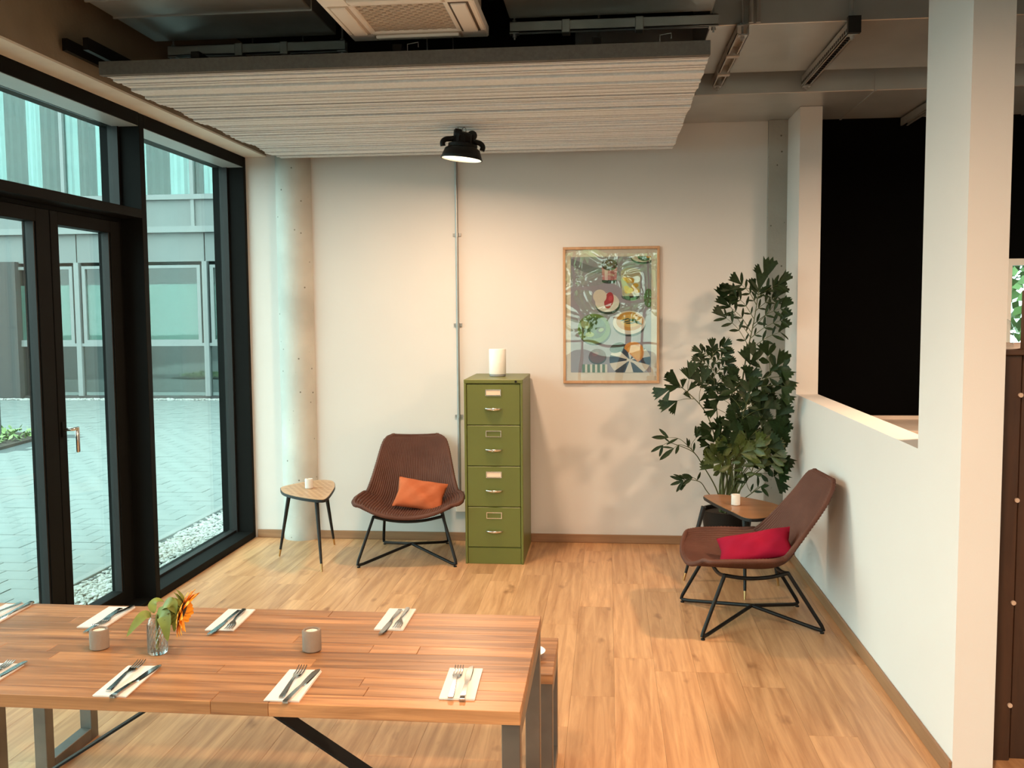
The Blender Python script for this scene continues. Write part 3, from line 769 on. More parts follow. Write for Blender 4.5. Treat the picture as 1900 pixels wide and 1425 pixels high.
nrm = Vector((0.93, 0.16, -0.30)).normalized()   # the head faces right and slightly down
q = nrm.to_track_quat('Z', 'Y').to_matrix().to_4x4(); q.translation = hp
random.seed(21)
def petal_bm(l, w, bend):
    bm = new_bm(); rows = []
    for i in range(6):
        s = i/5; ww = w*math.sin(PI*min(1, 0.18+0.80*s))**0.8
        if i == 5: ww = w*0.08
        r = 0.022+l*s; z = 0.004+bend*s*s
        rows.append((bm.verts.new((r, -ww, z)), bm.verts.new((r, 0, z-0.002)), bm.verts.new((r, ww, z))))
    for a, c in zip(rows, rows[1:]):
        bm.faces.new((a[0], a[1], c[1], c[0])); bm.faces.new((a[1], a[2], c[2], c[1]))
    return bm
pm = to_mesh(petal_bm(0.044, 0.0115, 0.012), 'petal', 60)
for k in range(40):
    o = obj('petal', pm, 'petal', t); a = 2*PI*k/20+(0.16 if k > 19 else 0)+random.uniform(-.07, .07)
    sc_ = random.uniform(0.85, 1.1)
    o.matrix_local = q @ Matrix.Rotation(a, 4, 'Z') @ Matrix.Rotation(random.uniform(-0.22, 0.18), 4, 'Y') @ Matrix.Scale(sc_, 4)
sm_ = to_mesh(petal_bm(0.030, 0.008, -0.026), 'sepal', 60)
for k in range(22):
    o = obj('sepal', sm_, 'sun_sepal', t); a = 2*PI*k/22+random.uniform(-.1, .1)
    o.matrix_local = q @ Matrix.Translation((0, 0, -0.006-0.004*(k % 2))) @ Matrix.Rotation(a, 4, 'Z') @ Matrix.Scale(random.uniform(.8, 1.15), 4)
bm = new_bm(); lathe(bm, [(0.002, -0.020), (0.016, -0.017), (0.027, -0.008), (0.028, 0.002), (0.020, 0.007), (0.002, 0.008)], 24)
o = obj('flower_disk', bm, 'sun_disk', t, smooth=60); o.matrix_local = q
def leaf_strip(pts, w, up, fold=0.12):
    bm = new_bm(); pts = catmull(pts, 4, False); n = len(pts); rows = []
    for i, p_ in enumerate(pts):
        s = i/(n-1); tt = (pts[min(i+1, n-1)]-pts[max(i-1, 0)]).normalized(); sd = tt.cross(Vector(up)).normalized(); nn = sd.cross(tt)
        ww = w*(math.sin(PI*min(1, s**0.75))**0.9)+0.0008
        rows.append((bm.verts.new(p_-sd*ww+nn*ww*fold), bm.verts.new(p_), bm.verts.new(p_+sd*ww+nn*ww*fold)))
    for a, c in zip(rows, rows[1:]):
        bm.faces.new((a[0], a[1], c[1], c[0])); bm.faces.new((a[1], a[2], c[2], c[1]))
    return bm
def pxl(px, py, y): return P(1, y, px, py)-t.location
Y0 = pv.y
for pts_, w, up in (
    ([pxl(281, 1142, Y0), pxl(268, 1141, Y0-0.015), pxl(252, 1157, Y0-0.03), pxl(235, 1181, Y0-0.04)], 0.013, (0.3, -0.7, 0.7)),
    ([pxl(292, 1137, Y0-0.006), pxl(303, 1139, Y0-0.03), pxl(307, 1160, Y0-0.042), pxl(311, 1190, Y0-0.04)], 0.019, (0.1, -1, 0.25)),
    ([pxl(300, 1130, Y0), pxl(310, 1119, Y0-0.03), pxl(322, 1122, Y0-0.035), pxl(326, 1140, Y0-0.03)], 0.016, (-0.2, -0.8, 0.8)),
    ([pxl(286, 1138, Y0+0.01), pxl(283, 1122, Y0+0.03), pxl(292, 1113, Y0+0.04), pxl(304, 1116, Y0+0.05)], 0.012, (0.0, -0.5, 1)),
    ([pxl(312, 1136, Y0-0.01), pxl(320, 1140, Y0-0.02), pxl(324, 1155, Y0-0.02), pxl(323, 1172, Y0-0.015)], 0.011, (0.2, -1, 0.2))):
    obj('leaf', leaf_strip(pts_, w, up), 'sun_leaf', t, smooth=60)

# ------------------------------------------------------------------ rattan lounge chairs
def chair(loc, rotz, label):
    t = thing('lounge_chair', label, 'chair', loc, rotz, 'rattan lounge chairs')
    cv = catmull([(-0.365, 0.338), (-0.25, 0.330), (-0.10, 0.318), (0.05, 0.315), (0.15, 0.350), (0.215, 0.435), (0.282, 0.555), (0.342, 0.675), (0.395, 0.788)], 6, False)
    wv_ = [0.335, 0.366, 0.370, 0.356, 0.330, 0.300, 0.272, 0.246, 0.212]
    NV = len(cv); NU = 168
    def width(v):
        f = v*(len(wv_)-1); i = min(int(f), len(wv_)-2); s = f-i
        w = wv_[i]*(1-s)+wv_[i+1]*s
        return w
    def pt(u, v, lift=0.0):
        f = v*(NV-1); i = min(int(f), NV-2); s = f-i
        p_ = cv[i]*(1-s)+cv[i+1]*s
        tg = (cv[i+1]-cv[i]).normalized(); nn = Vector((-tg.y, tg.x))   # towards the sitter
        w = width(v)
        au = abs(u)
        corner = 0.0
        if v < 0.16: corner = (0.16-v)/0.16
        if v > 0.90: corner = max(corner, (v-0.90)/0.10)
        cup_ = (0.072+0.05*math.sin(PI*min(1, v*1.15))-0.02*v)*(1-0.65*v**3)*(au**2.2)
        ww = w
        if v > 0.90: v_ = (v-0.90)/0.10; ww = w*(1-0.22*(1-math.sqrt(max(0, 1-v_*v_))))
        if v < 0.08: v_ = (0.08-v)/0.08; ww = w*(1-0.12*(1-math.sqrt(max(0, 1-v_*v_))))
        sh = 0.0
        if v < 0.5: sh = 0.045*(au**3)*max(0, 1-v/0.25) # front corners sweep back
        return Vector((u*ww, p_.x+nn.x*(cup_+lift)+sh, p_.y+nn.y*(cup_+lift)))
    bm = new_bm(); uvl = bm.loops.layers.uv.new('UVMap')
    NVV = 46; grid = []
    for j in range(NVV+1):
        v = j/NVV; row = []
        for i in range(NU+1):
            u = -1+2*i/NU
            row.append(bm.verts.new(pt(u, v, 0.0048*math.sin(i*PI/2*1.0))))
        grid.append(row)
    for j in range(NVV):
        for i in range(NU):
            f = bm.faces.new((grid[j][i], grid[j][i+1], grid[j+1][i+1], grid[j+1][i]))
            for lp, (a, c) in zip(f.loops, ((i, j), (i+1, j), (i+1, j+1), (i, j+1))): lp[uvl].uv = (a/NU, c/NVV)
    sh = obj('seat_shell', bm, 'rattan', t)
    for p_ in sh.data.polygons: p_.use_smooth = True
    md = sh.modifiers.new('thickness', 'SOLIDIFY'); md.thickness = 0.012; md.offset = -1
    # rolled rim with wrapped strands
    rim = [pt(u/10, 0) for u in range(-10, 11)]+[pt(1, v/24) for v in range(1, 25)]+[pt(u/10, 1) for u in range(9, -11, -1)]+[pt(-1, v/24) for v in range(23, 0, -1)]
    rim = catmull(rim, 5, True)
    bm = new_bm()
    cnt = len(rim); rings = []; prev = None
    tube(bm, rim, 0.0145, 8, closed=True)
    for i, v in enumerate(bm.verts):
        k = i//8
        if k % 2: v.co += (rim[k]-v.co)*0.22
    obj('rim', bm, 'rattan', t, smooth=80)
    for vv in (0.43, 0.80):   # horizontal weave bands
        bm = new_bm(); tube(bm, [pt(u/12, vv+0.015*(1-(u/12)**2)*-1, 0.003) for u in range(-11, 12)], 0.0035, 6)
        obj('weave_band', bm, 'rattan', t, smooth=80)
    feet = {'fl': (-0.335, -0.34), 'fr': (0.335, -0.34), 'bl': (-0.24, 0.33), 'br': (0.24, 0.33)}
    tops = {'fl': (-0.235, -0.20), 'fr': (0.235, -0.20), 'bl': (-0.20, 0.14), 'br': (0.20, 0.14)}
    zt = 0.315; r = 0.0102
    for k in feet:
        f, tp = feet[k], tops[k]
        ce_ = Vector((0, 0.0, 0.080)); fo = Vector((f[0], f[1], r)); top = Vector((tp[0], tp[1], zt))
        d1 = (ce_-fo).normalized(); d2 = (top-fo).normalized()
        bm = new_bm()
        path = [ce_, fo+d1*0.06, fo+d1*0.025+d2*0.004, fo+d1*0.006+d2*0.012, fo+d2*0.04, fo+d2*((top-fo).length-0.03), top]
        path[2].z = max(path[2].z, r)
        tube(bm, path, r, 10)
        lathe(bm, [(0.011, 0), (0.011, 0.008)], 10, (fo.x+d1.x*0.02, fo.y+d1.y*0.02, -0.0005))
        obj('leg', bm, 'black_metal', t, smooth=60)
    def hoop(a, c, dip):
        p0, p1 = Vector((*tops[a], zt)), Vector((*tops[c], zt)); md_ = (p0+p1)/2-Vector((0, 0, dip))
        bm = new_bm(); tube(bm, catmull([p0, p0*0.75+p1*0.25-Vector((0, 0, dip*0.75)), md_, p0*0.25+p1*0.75-Vector((0, 0, dip*0.75)), p1], 5, False), r, 10)
        obj('seat_support', bm, 'black_metal', t, smooth=60)
    hoop('fl', 'fr', 0.035); hoop('bl', 'br', 0.030); hoop('fl', 'bl', 0.022); hoop('fr', 'br', 0.022)
    return t
chair((-1.365, 6.485, 0), math.radians(6), 'brown rattan lounge chair between side table and green cabinet')
chair((0.785, 5.235, 0), math.radians(-85), 'brown rattan lounge chair turned sideways against the partition')
def cushion(loc, rot, w, h, th, mat, label, seed):
    rnd = random.Random(seed); bm = new_bm(); n = 26
    top = []; bot = []
    ph = [rnd.uniform(0, 6) for _ in range(4)]
    for sgn, store in ((1, top), (-1, bot)):
        for j in range(n+1):
            row = []
            for i in range(n+1):
                u, v = -1+2*i/n, -1+2*j/n
                k = (1-abs(u)**2.6)*(1-abs(v)**2.6)
                pin = 1-0.10*(1-abs(v))*(abs(u)**4) ; pin2 = 1-0.10*(1-abs(u))*(abs(v)**4)
                z = sgn*th*(max(k, 0)**0.55)*(1+0.10*math.sin(3*u+ph[0])*math.sin(4*v+ph[1]))
                z += 0.006*math.sin(5*u+4*v+ph[2])*k + 0.004*math.sin(9*u-5*v+ph[3])*k
                row.append(bm.verts.new((u*w*pin, v*h*pin2, z)))
            store.append(row)
        for j in range(n):
            for i in range(n):
                bm.faces.new((store[j][i], store[j][i+1], store[j+1][i+1], store[j+1][i]))
    bmesh.ops.remove_doubles(bm, verts=bm.verts, dist=0.0005)
    t = obj('cushion', bm, mat, smooth=80); t.location = loc; t.rotation_euler = rot
    tag(t, label, 'cushion')
    return t
cushion((-1.300, 6.495, 0.425), (math.radians(50), math.radians(9), math.radians(2)), 0.175, 0.118, 0.045, 'cloth_orange', 'orange cushion leaning in the chair beside the cabinet', 3)
cushion((0.785, 5.16, 0.428), (math.radians(32), math.radians(-13), math.radians(-10)), 0.20, 0.105, 0.042, 'cloth_red', 'crimson cushion lying in the sideways chair', 4)

# ------------------------------------------------------------------ side tables
def side_table(outline, feet, ztop, label, mat, dots, inset=0.70):
    W = [P(2, ztop, *q) for q in outline]
    cx = sum(w.x for w in W)/len(W); cy = sum(w.y for w in W)/len(W)
    t = thing('side_table', label, 'table', (cx, cy, 0), 0, 'triangular side tables')
    poly = [(v.x, v.y) for v in catmull([(w.x-cx, w.y-cy, 0) for w in W], 6)]
    area = sum(poly[i][0]*poly[(i+1) % len(poly)][1]-poly[(i+1) % len(poly)][0]*poly[i][1] for i in range(len(poly)))
    if area < 0: poly = poly[::-1]
    bm = new_bm(); prism(bm, [(x*0.985, y*0.985) for x, y in poly], ztop-0.003, ztop); top = obj('tabletop', bm, mat, t)
    bm = new_bm(); prism(bm, poly, ztop-0.021, ztop-0.003, 0.004); obj('edge_band', bm, 'black_satin', top)
    if dots:
        bm = new_bm()
        from mathutils.geometry import intersect_point_line
        def inside(x, y):
            c_ = False; n_ = len(poly)
            for i in range(n_):
                x1, y1 = poly[i]; x2, y2 = poly[(i+1) % n_]
                if (y1 > y) != (y2 > y) and x < (x2-x1)*(y-y1)/(y2-y1)+x1: c_ = not c_
            return c_
        for i in range(-14, 15):
            for j in range(-14, 15):
                x, y = (i+0.5*(j % 2))*0.042, j*0.036
                if inside(x*1.15, y*1.15):
                    prism(bm, [(x-0.014, y), (x, y-0.011), (x+0.014, y), (x, y+0.011)], ztop, ztop+0.0004)
        obj('inlay', bm, 'veneer_inlay', top, kind='stuff')
    for f in feet:
        fp = Vector((f[0]-cx, f[1]-cy, 0)); tp = Vector((fp.x*inset, fp.y*inset, ztop-0.02))
        d = tp-fp
        bm = new_bm(); tube(bm, [fp+d*0.10, tp], 0.0085, 12, r1=0.0155); lg = obj('leg', bm, 'black_satin', t, smooth=40)
        bm = new_bm(); tube(bm, [fp, fp+d*0.105], 0.0065, 12, r1=0.009); obj('brass_tip', bm, 'brass', lg, smooth=40)
    return t
plain('veneer_inlay', (0.30, 0.15, 0.075), 0.35)
ft = [(-2.285, 6.385), (-1.868, 6.015), (-1.992, 6.735)]
side_table([(520, 906), (528, 915), (560, 923), (594, 927), (606, 924), (617, 911), (622, 900), (617, 892), (598, 890), (570, 893), (543, 898), (526, 902)],
           ft, 0.497, 'three-legged side table with pale patterned top beside the column', 'veneer', True, 0.62)
p = P(2, 0.497, 573.5, 906); cup('candle_cup', 'pale grey candle cup on the patterned side table', (p.x, p.y, 0.4977), 0.027, 0.066, 'cup_white', 'candle cups on the side tables')
f3 = P(2, 0, 1308, 1060)
side_table([(1305, 919), (1330, 917), (1357, 919), (1402, 926), (1440, 935), (1452, 943), (1444, 955), (1415, 961), (1385, 961), (1360, 950), (1341, 941), (1318, 929)],
           [(0.800, 5.600), (1.045, 5.905), (0.475, 5.98)], 0.497, 'three-legged side table with walnut top between chair and plant', 'veneer_walnut', False, 0.66)
p = P(2, 0.497, 1365, 937); cup('candle_cup', 'white candle cup on the walnut side table', (p.x, p.y, 0.4977), 0.027, 0.066, 'cup_white', 'candle cups on the side tables')

# ------------------------------------------------------------------ filing cabinet and speaker
CBX0, CBX1, CBY0, CBY1, CBZ = -0.953, -0.560, 6.280, 6.900, 1.245
t = thing('filing_cabinet', 'olive green four-drawer metal filing cabinet against the back wall', 'cabinet', ((CBX0+CBX1)/2, CBY0, 0))
hw = (CBX1-CBX0)/2; dp = CBY1-CBY0
bm = new_bm()
box(bm, -hw, -hw+0.016, 0, dp, 0, CBZ-0.026, 0.002); box(bm, hw-0.016, hw, 0, dp, 0, CBZ-0.026, 0.002)
box(bm, -hw+0.016, hw-0.016, dp-0.01, dp, 0, CBZ-0.026); box(bm, -hw+0.016, hw-0.016, 0.015, dp-0.01, 0.0, 0.112)
box(bm, -hw+0.016, hw-0.016, 0.03, dp-0.01, 0.112, CBZ-0.03)
obj('body', bm, 'cabinet_green', t)
bxo('top', (-hw-0.001, hw+0.001, -0.001, dp, CBZ-0.026, CBZ), 'cabinet_green', t, 0.003)
bxo('plinth', (-hw+0.0175, hw-0.0175, 0.006, 0.016, 0.0, 0.110), 'cabinet_green', t, 0.002)
bm = new_bm(); tube(bm, [(hw-0.045, -0.006, CBZ-0.014), (hw-0.045, 0.002, CBZ-0.014)], 0.008, 14); obj('lock', bm, 'black_metal', t, smooth=40)
dz = (CBZ-0.030-0.114)/4
for k in range(4):
    z0 = 0.114+k*dz
    d = bxo('drawer', (-hw+0.0185, hw-0.0185, 0.003, 0.03, z0+0.002, z0+dz-0.002), 'cabinet_green', t, 0.003)
    zc = z0+dz*0.62
    bm = new_bm()
    for q in ((-0.052, 0.052, 0.019, 0.024), (-0.052, 0.052, -0.019, -0.015), (-0.052, -0.047, -0.015, 0.019), (0.047, 0.052, -0.015, 0.019)):
        box(bm, q[0], q[1], -0.003, 0.004, zc+0.045+q[2], zc+0.045+q[3])
    lh = obj('label_holder', bm, 'chrome', d)
    if k in (1, 3):
        bm = new_bm(); box(bm, -0.047, 0.047, -0.0005, 0.003, zc+0.032, zc+0.063); obj('label_card', bm, 'card_paper', lh)
    zh = z0+dz*0.33+0.018
    bm = new_bm()   # cup pull: quarter dome hanging under a lip
    R_ = 0.056; rows = []
    for j in range(7):
        ph = j/6*PI/2; row = []
        for i in range(13):
            th_ = PI*i/12
            row.append(bm.verts.new((R_*math.cos(th_)*math.cos(ph*0.0)*(1.0), -0.030*math.sin(th_)*math.cos(ph)+0.003, zh+0.004-0.020*math.sin(ph)*(0.35+0.65*math.sin(th_)))))
        rows.append(row)
    for a, c in zip(rows, rows[1:]):
        for i in range(12): bm.faces.new((a[i], a[i+1], c[i+1], c[i]))
    tube(bm, [r_.co for r_ in rows[0]], 0.0042, 8)
    lathe(bm, [(0.010, -0.006), (0.010, 0.006)], 10, (0, -0.020, zh+0.002))
    obj('handle', bm, 'chrome', d, smooth=50)
sp = thing('smart_speaker', 'white cylindrical loudspeaker on top of the green cabinet', 'speaker', (-0.762, 6.60, CBZ+0.0005))
bm = new_bm()
def oval(bm, rx, ry, prof, n=36):
    rings = [[bm.verts.new((rx*r*math.cos(2*PI*k/n), ry*r*math.sin(2*PI*k/n), z)) for k in range(n)] for r, z in prof]
    for a, c in zip(rings, rings[1:]):
        for k in range(n): bm.faces.new((a[k], a[(k+1) % n], c[(k+1) % n], c[k]))
    bm.faces.new(rings[0][::-1]); bm.faces.new(rings[-1])
oval(bm, 0.059, 0.055, [(0.97, 0.016), (1.0, 0.020), (1.0, 0.184), (0.96, 0.190), (0.05, 0.191)]); obj('speaker_body', bm, 'speaker_white', sp, smooth=40)
bm = new_bm(); oval(bm, 0.056, 0.052, [(0.95, 0), (1, 0.003), (1, 0.016)]); obj('base_ring', bm, 'speaker_grey', sp, smooth=40)

# ------------------------------------------------------------------ framed poster
PXA, PXB, PZA, PZB = -0.320, 0.368, 1.172, 2.150
t = thing('framed_poster', 'oak-framed food illustration poster hanging on the back wall', 'poster', ((PXA+PXB)/2, YB, PZA))
hw, hh = (PXB-PXA)/2, PZB-PZA; fw = 0.019
for nm, q in (('frame_rail', (-hw, hw, 0, fw)), ('frame_rail', (-hw, hw, hh-fw, hh)), ('frame_stile', (-hw, -hw+fw, fw, hh-fw)), ('frame_stile', (hw-fw, hw, fw, hh-fw))):
    bxo(nm, (q[0], q[1], -0.024, -0.002, q[2], q[3]), 'frame_oak', t, 0.002)
bxo('mount_sheet', (-hw+fw, hw-fw, -0.008, -0.004, fw, hh-fw), ink('paper', (232, 224, 214)), t)
S = (2*hw)/880.0
def U(x, y): return ((x-565)*S, (1340-y)*S)
RX0, RY1 = U(195, 180); RX1, RY0 = U(930, 1240)
pr = obj('print', box(new_bm(), RX0, RX1, -0.0092, -0.0081, RY0, RY1), ink('lavender', (160, 156, 172)), t)
def clip(poly):
    for ax, val, sg in ((0, RX0, 1), (0, RX1, -1), (1, RY0, 1), (1, RY1, -1)):
        out = []
        for i in range(len(poly)):
            a, c = poly[i-1], poly[i]; ia, ic = (a[ax]-val)*sg >= 0, (c[ax]-val)*sg >= 0
            if ia != ic:
                s = (val-a[ax])/(c[ax]-a[ax]); out.append((a[0]+(c[0]-a[0])*s, a[1]+(c[1]-a[1])*s))
            if ic: out.append(c)
        poly = out
        if not poly: break
    return poly
lay_i = [0]
def shape(poly, name, c, nm='printed_shape'):
    poly = clip([U(*q) for q in poly])
    if len(poly) < 3: return
    lay_i[0] += 1
    y = -0.0092-0.00004*lay_i[0]
    bm = new_bm(); f = bm.faces.new([bm.verts.new((x, y, z)) for x, z in poly])
    if f.normal.y > 0: pass
    obj(nm, bm, ink(name, c), pr)
def ell(cx, cy, rx, ry, a0=0, a1=360, rot=0, n=30):
    rr = math.radians(rot)
    o_ = []
    for i in range(n+1 if a1-a0 < 360 else n):
        a = math.radians(a0+(a1-a0)*i/n); x, y = rx*math.cos(a), ry*math.sin(a)
        o_.append((cx+x*math.cos(rr)-y*math.sin(rr), cy+x*math.sin(rr)+y*math.cos(rr)))
    return o_
shape([(195, 250), (320, 320), (620, 350), (640, 320), (400, 270), (195, 190)], 'greyfold', (128, 128, 142))
shape(ell(850, 190, 108, 62), 'shadow', (40, 40, 45)); shape(ell(850, 180, 104, 52), 'cream', (222, 214, 200)); shape(ell(860, 195, 55, 28, rot=10), 'leafgreen', (62, 88, 48)); shape(ell(905, 185, 22, 12), 'amber', (214, 160, 60))
shape(ell(548, 400, 68, 26), 'shadow', (40, 40, 45)); shape([(478, 260), (622, 260), (614, 392), (486, 392)], 'pink', (205, 140, 150)); shape([(505, 300), (535, 305), (535, 395), (508, 392)], 'palepink', (225, 200, 205)); shape([(560, 300), (600, 300), (596, 392), (562, 396)], 'rose', (178, 95, 112))
shape(ell(550, 255, 74, 50), 'maroon', (78, 28, 34)); shape(ell(550, 248, 58, 36), 'maroon2', (102, 38, 40))
shape(ell(742, 545, 82, 34), 'shadow', (40, 40, 45)); shape([(652, 330), (836, 330), (820, 540), (668, 540)], 'glasspale', (196, 194, 170)); shape(ell(743, 325, 91, 42), 'glassrim', (186, 178, 150))
random.seed(2)
for k in range(11): shape(ell(690+random.uniform(0, 110), 380+random.uniform(0, 120), random.uniform(18, 34), random.uniform(16, 28), rot=random.uniform(0, 90), n=14), 'lemon%d' % (k % 3), ((226, 188, 70), (240, 208, 104), (208, 160, 48))[k % 3])
shape(ell(905, 560, 42, 86), 'olive', (82, 112, 62))
shape(ell(535, 622, 112, 84), 'shadow', (40, 40, 45)); shape(ell(530, 598, 110, 86), 'platewhite', (228, 222, 214)); shape(ell(545, 578, 42, 76, rot=12), 'red', (178, 26, 48)); shape(ell(560, 560, 18, 26, rot=12), 'red2', (208, 62, 78)); shape(ell(462, 540, 62, 62), 'cream', (222, 214, 200))
shape(ell(415, 862, 150, 128), 'shadow', (40, 40, 45)); shape(ell(408, 838, 150, 138), 'bowlgreen', (104, 128, 52)); shape(ell(408, 830, 112, 100), 'bowlgreen2', (66, 88, 40)); shape(ell(330, 800, 46, 34, rot=30), 'sage', (152, 170, 112)); shape(ell(470, 850, 42, 30, rot=-25), 'bark', (70, 58, 36)); shape(ell(474, 848, 26, 17, rot=-25), 'sage', (152, 170, 112)); shape(ell(370, 890, 40, 24), 'lime', (150, 170, 70))
shape(ell(732, 805, 148, 104), 'shadow', (40, 40, 45)); shape(ell(730, 782, 148, 108), 'platewhite', (228, 222, 214)); shape(ell(735, 770, 124, 86), 'soup', (206, 150, 62)); shape(ell(745, 765, 92, 60), 'soup2', (222, 184, 92))
for k in range(6): shape(ell(690+k*24, 755+(k % 3)*16, 44, 7, rot=-18+k*7, n=12), 'sprig', (62, 84, 44))
shape(ell(440, 1100, 82, 66), 'shadow', (40, 40, 45)); shape(ell(440, 1088, 78, 66), 'plum', (98, 24, 30)); shape(ell(420, 1070, 30, 20, rot=-20), 'plum2', (130, 44, 48))
for k in range(5): shape([(300+k*46, 1165), (300+k*46+26, 1165), (300+k*46+26, 1240), (300+k*46, 1240)], 'stripegreen', (84, 116, 82))
for k in range(5): shape([(326+k*46, 1165), (326+k*46+20, 1165), (326+k*46+20, 1240), (326+k*46, 1240)], 'platewhite', (228, 222, 214))
shape(ell(738, 1125, 188, 150), 'platewhite', (228, 222, 214))
for k in range(6): shape([(738, 1125)]+ell(738, 1125, 188, 150, k*60-12, k*60+18, n=6), 'navy', (26, 36, 74))
shape(ell(768, 1055, 98, 98, 180, 400, rot=25), 'orange', (226, 150, 42)); shape(ell(775, 1060, 70, 70, 180, 400, rot=25), 'orange2', (240, 182, 74)); shape([(715, 1110), (870, 1165), (860, 1185), (705, 1130)], 'platewhite', (228, 222, 214))
shape(ell(622, 1012, 72, 44, rot=-22), 'leafdark', (34, 52, 34))
gb = new_bm(); box(gb, -hw+fw-0.001, hw-fw+0.001, -0.0165, -0.0145, fw-0.001, hh-fw+0.001); obj('glazing', gb, 'poster_glass', t)

# ------------------------------------------------------------------ potted fishtail palm
PC = Vector((0.80, 6.48, 0))
t = thing('potted_palm', 'tall fishtail palm in a dark pot in the corner', 'plant', PC)
bm = new_bm(); lathe(bm, [(0.115, 0), (0.125, 0.004), (0.168, 0.34), (0.172, 0.355), (0.160, 0.355), (0.155, 0.325), (0.01, 0.322)], 36); obj('pot', bm, 'pot_dark', t, smooth=40)
bm = new_bm(); lathe(bm, [(0.154, 0.30), (0.153, 0.330), (0.06, 0.336), (0.003, 0.338)], 24); obj('soil', bm, 'soil', t)
random.seed(31)
def leaflet_mesh(kind):
    bm = new_bm()
    if kind == 0:   # fishtail wedge
        L_ = [(0, 0.02), (0.25, 0.10), (0.55, 0.22), (0.80, 0.30)]
        rows = [(bm.verts.new((-w, y, 0.06*w)), bm.verts.new((0, y, -0.03)), bm.verts.new((w, y, 0.06*w))) for y, w in L_]
        for a, c in zip(rows, rows[1:]): bm.faces.new((a[0], a[1], c[1], c[0])); bm.faces.new((a[1], a[2], c[2], c[1]))
        l, m_, r = rows[-1]
        tips = [(-0.36, 1.02), (-0.22, 0.88), (-0.13, 1.05), (-0.05, 0.90), (0.05, 1.10), (0.13, 0.92), (0.25, 0.99), (0.35, 0.86)]
        tv = [bm.verts.new((x, y, 0.02)) for x, y in tips]
        for f in ((l, tv[0], tv[1]), (l, tv[1], m_), (tv[1], tv[2], tv[3], m_), (m_, tv[3], tv[4], tv[5]), (m_, tv[5], r), (tv[5], tv[6], r), (r, tv[6], tv[7])): bm.faces.new(f)
    else:           # slim pointed leaflet
        L_ = [(0, 0.015), (0.2, 0.08), (0.45, 0.13), (0.7, 0.11), (0.88, 0.07), (1.0, 0.005)]
        if kind == 2: L_ = [(0, 0.02), (0.3, 0.14), (0.6, 0.21), (0.8, 0.20), (0.9, 0.10), (1.0, 0.06)]
        rows = [(bm.verts.new((-w, y, 0.3*w)), bm.verts.new((0, y, -0.05*y*y)), bm.verts.new((w, y, 0.3*w))) for y, w in L_]
        for a, c in zip(rows, rows[1:]): bm.faces.new((a[0], a[1], c[1], c[0])); bm.faces.new((a[1], a[2], c[2], c[1]))
    return to_mesh(bm, 'leaflet', 70)
LM = {}
for k in range(3):
    for mt in ('palm_leaf', 'palm_leaf_light'):
        me = leaflet_mesh(k); me.materials.append(M(mt)); LM[(k, mt)] = me
def W2(px, py, y): return P(1, y, px, py)-PC
rnd = random.Random(9)
def put_leaflet(fr, p_, d, size, kind, mt='palm_leaf', nrm=None, roll=0.0):
    d = d.normalized(); p_ = Vector(p_)
    lim = 1.19-0.5*size-PC.x
    if p_.x > lim-0.03: p_.x = lim-0.03
    if p_.x+d.x*size > lim: d.x = (lim-p_.x)/size; d.normalize()
    if p_.y+d.y*size > 6.86-PC.y: d.y = -abs(d.y)
    nn = Vector(nrm) if nrm is not None else Vector((0, -1, 0.35))
    sd = d.cross(nn)
    if sd.length < 1e-3: sd = Vector((1, 0, 0))
    sd.normalize(); nn = sd.cross(d)
    mt_ = Matrix((sd, d, nn)).transposed().to_4x4()
    mt_ = Matrix.Translation(p_) @ mt_ @ Matrix.Rotation(roll, 4, 'Y') @ Matrix.Scale(size, 4)
    o = bpy.data.objects.new('leaflet', LM[(kind, mt)]); COL.objects.link(o); o.parent = fr; o.matrix_local = mt_
def frond(path, start, branches, r0=0.007, mt='palm_leaf', stemmat='palm_stem', slim=0):
    """path: stem points; branches: list of (point list, size, count, tip size, kind)"""
    bm = new_bm(); pts = catmull(path, 6, False); tube(bm, pts, r0, 7, r1=0.0022)
    subs = []
    for (bp_, size, cnt, tipsize, kind) in branches:
        cp = catmull(bp_, 6, False); tube(bm, cp, 0.0026, 5, r1=0.0012); subs.append(cp)
    fr = obj('frond', bm, stemmat, t, smooth=60)
    for cp, (bp_, size, cnt, tipsize, kind) in zip(subs, branches):
        n = len(cp)
        for k in range(cnt):
            s = 0.18+0.80*k/max(cnt-1, 1); i = min(int(s*(n-1)), n-2)
            p_ = cp[i].lerp(cp[i+1], s*(n-1)-i); tg = (cp[i+1]-cp[i]).normalized()
            for sd in ((-1, 1) if cnt > 3 else ((-1)**k,)):
                side = tg.cross(Vector((0, -1, 0.2))).normalized()*sd
                d = tg*0.75+side*0.75+Vector((rnd.uniform(-.15, .15), rnd.uniform(-.35, .2), rnd.uniform(-.25, .05)))
                put_leaflet(fr, p_, d, size*(0.75+0.45*s)*rnd.uniform(.85, 1.15), kind, mt, (rnd.uniform(-.3, .3), -1, rnd.uniform(0.0, .7)), rnd.uniform(-.5, .5))
        put_leaflet(fr, cp[-1], cp[-1]-cp[-3], tipsize, slim if slim else 0, mt, (rnd.uniform(-.2, .2), -1, 0.3))
    return fr
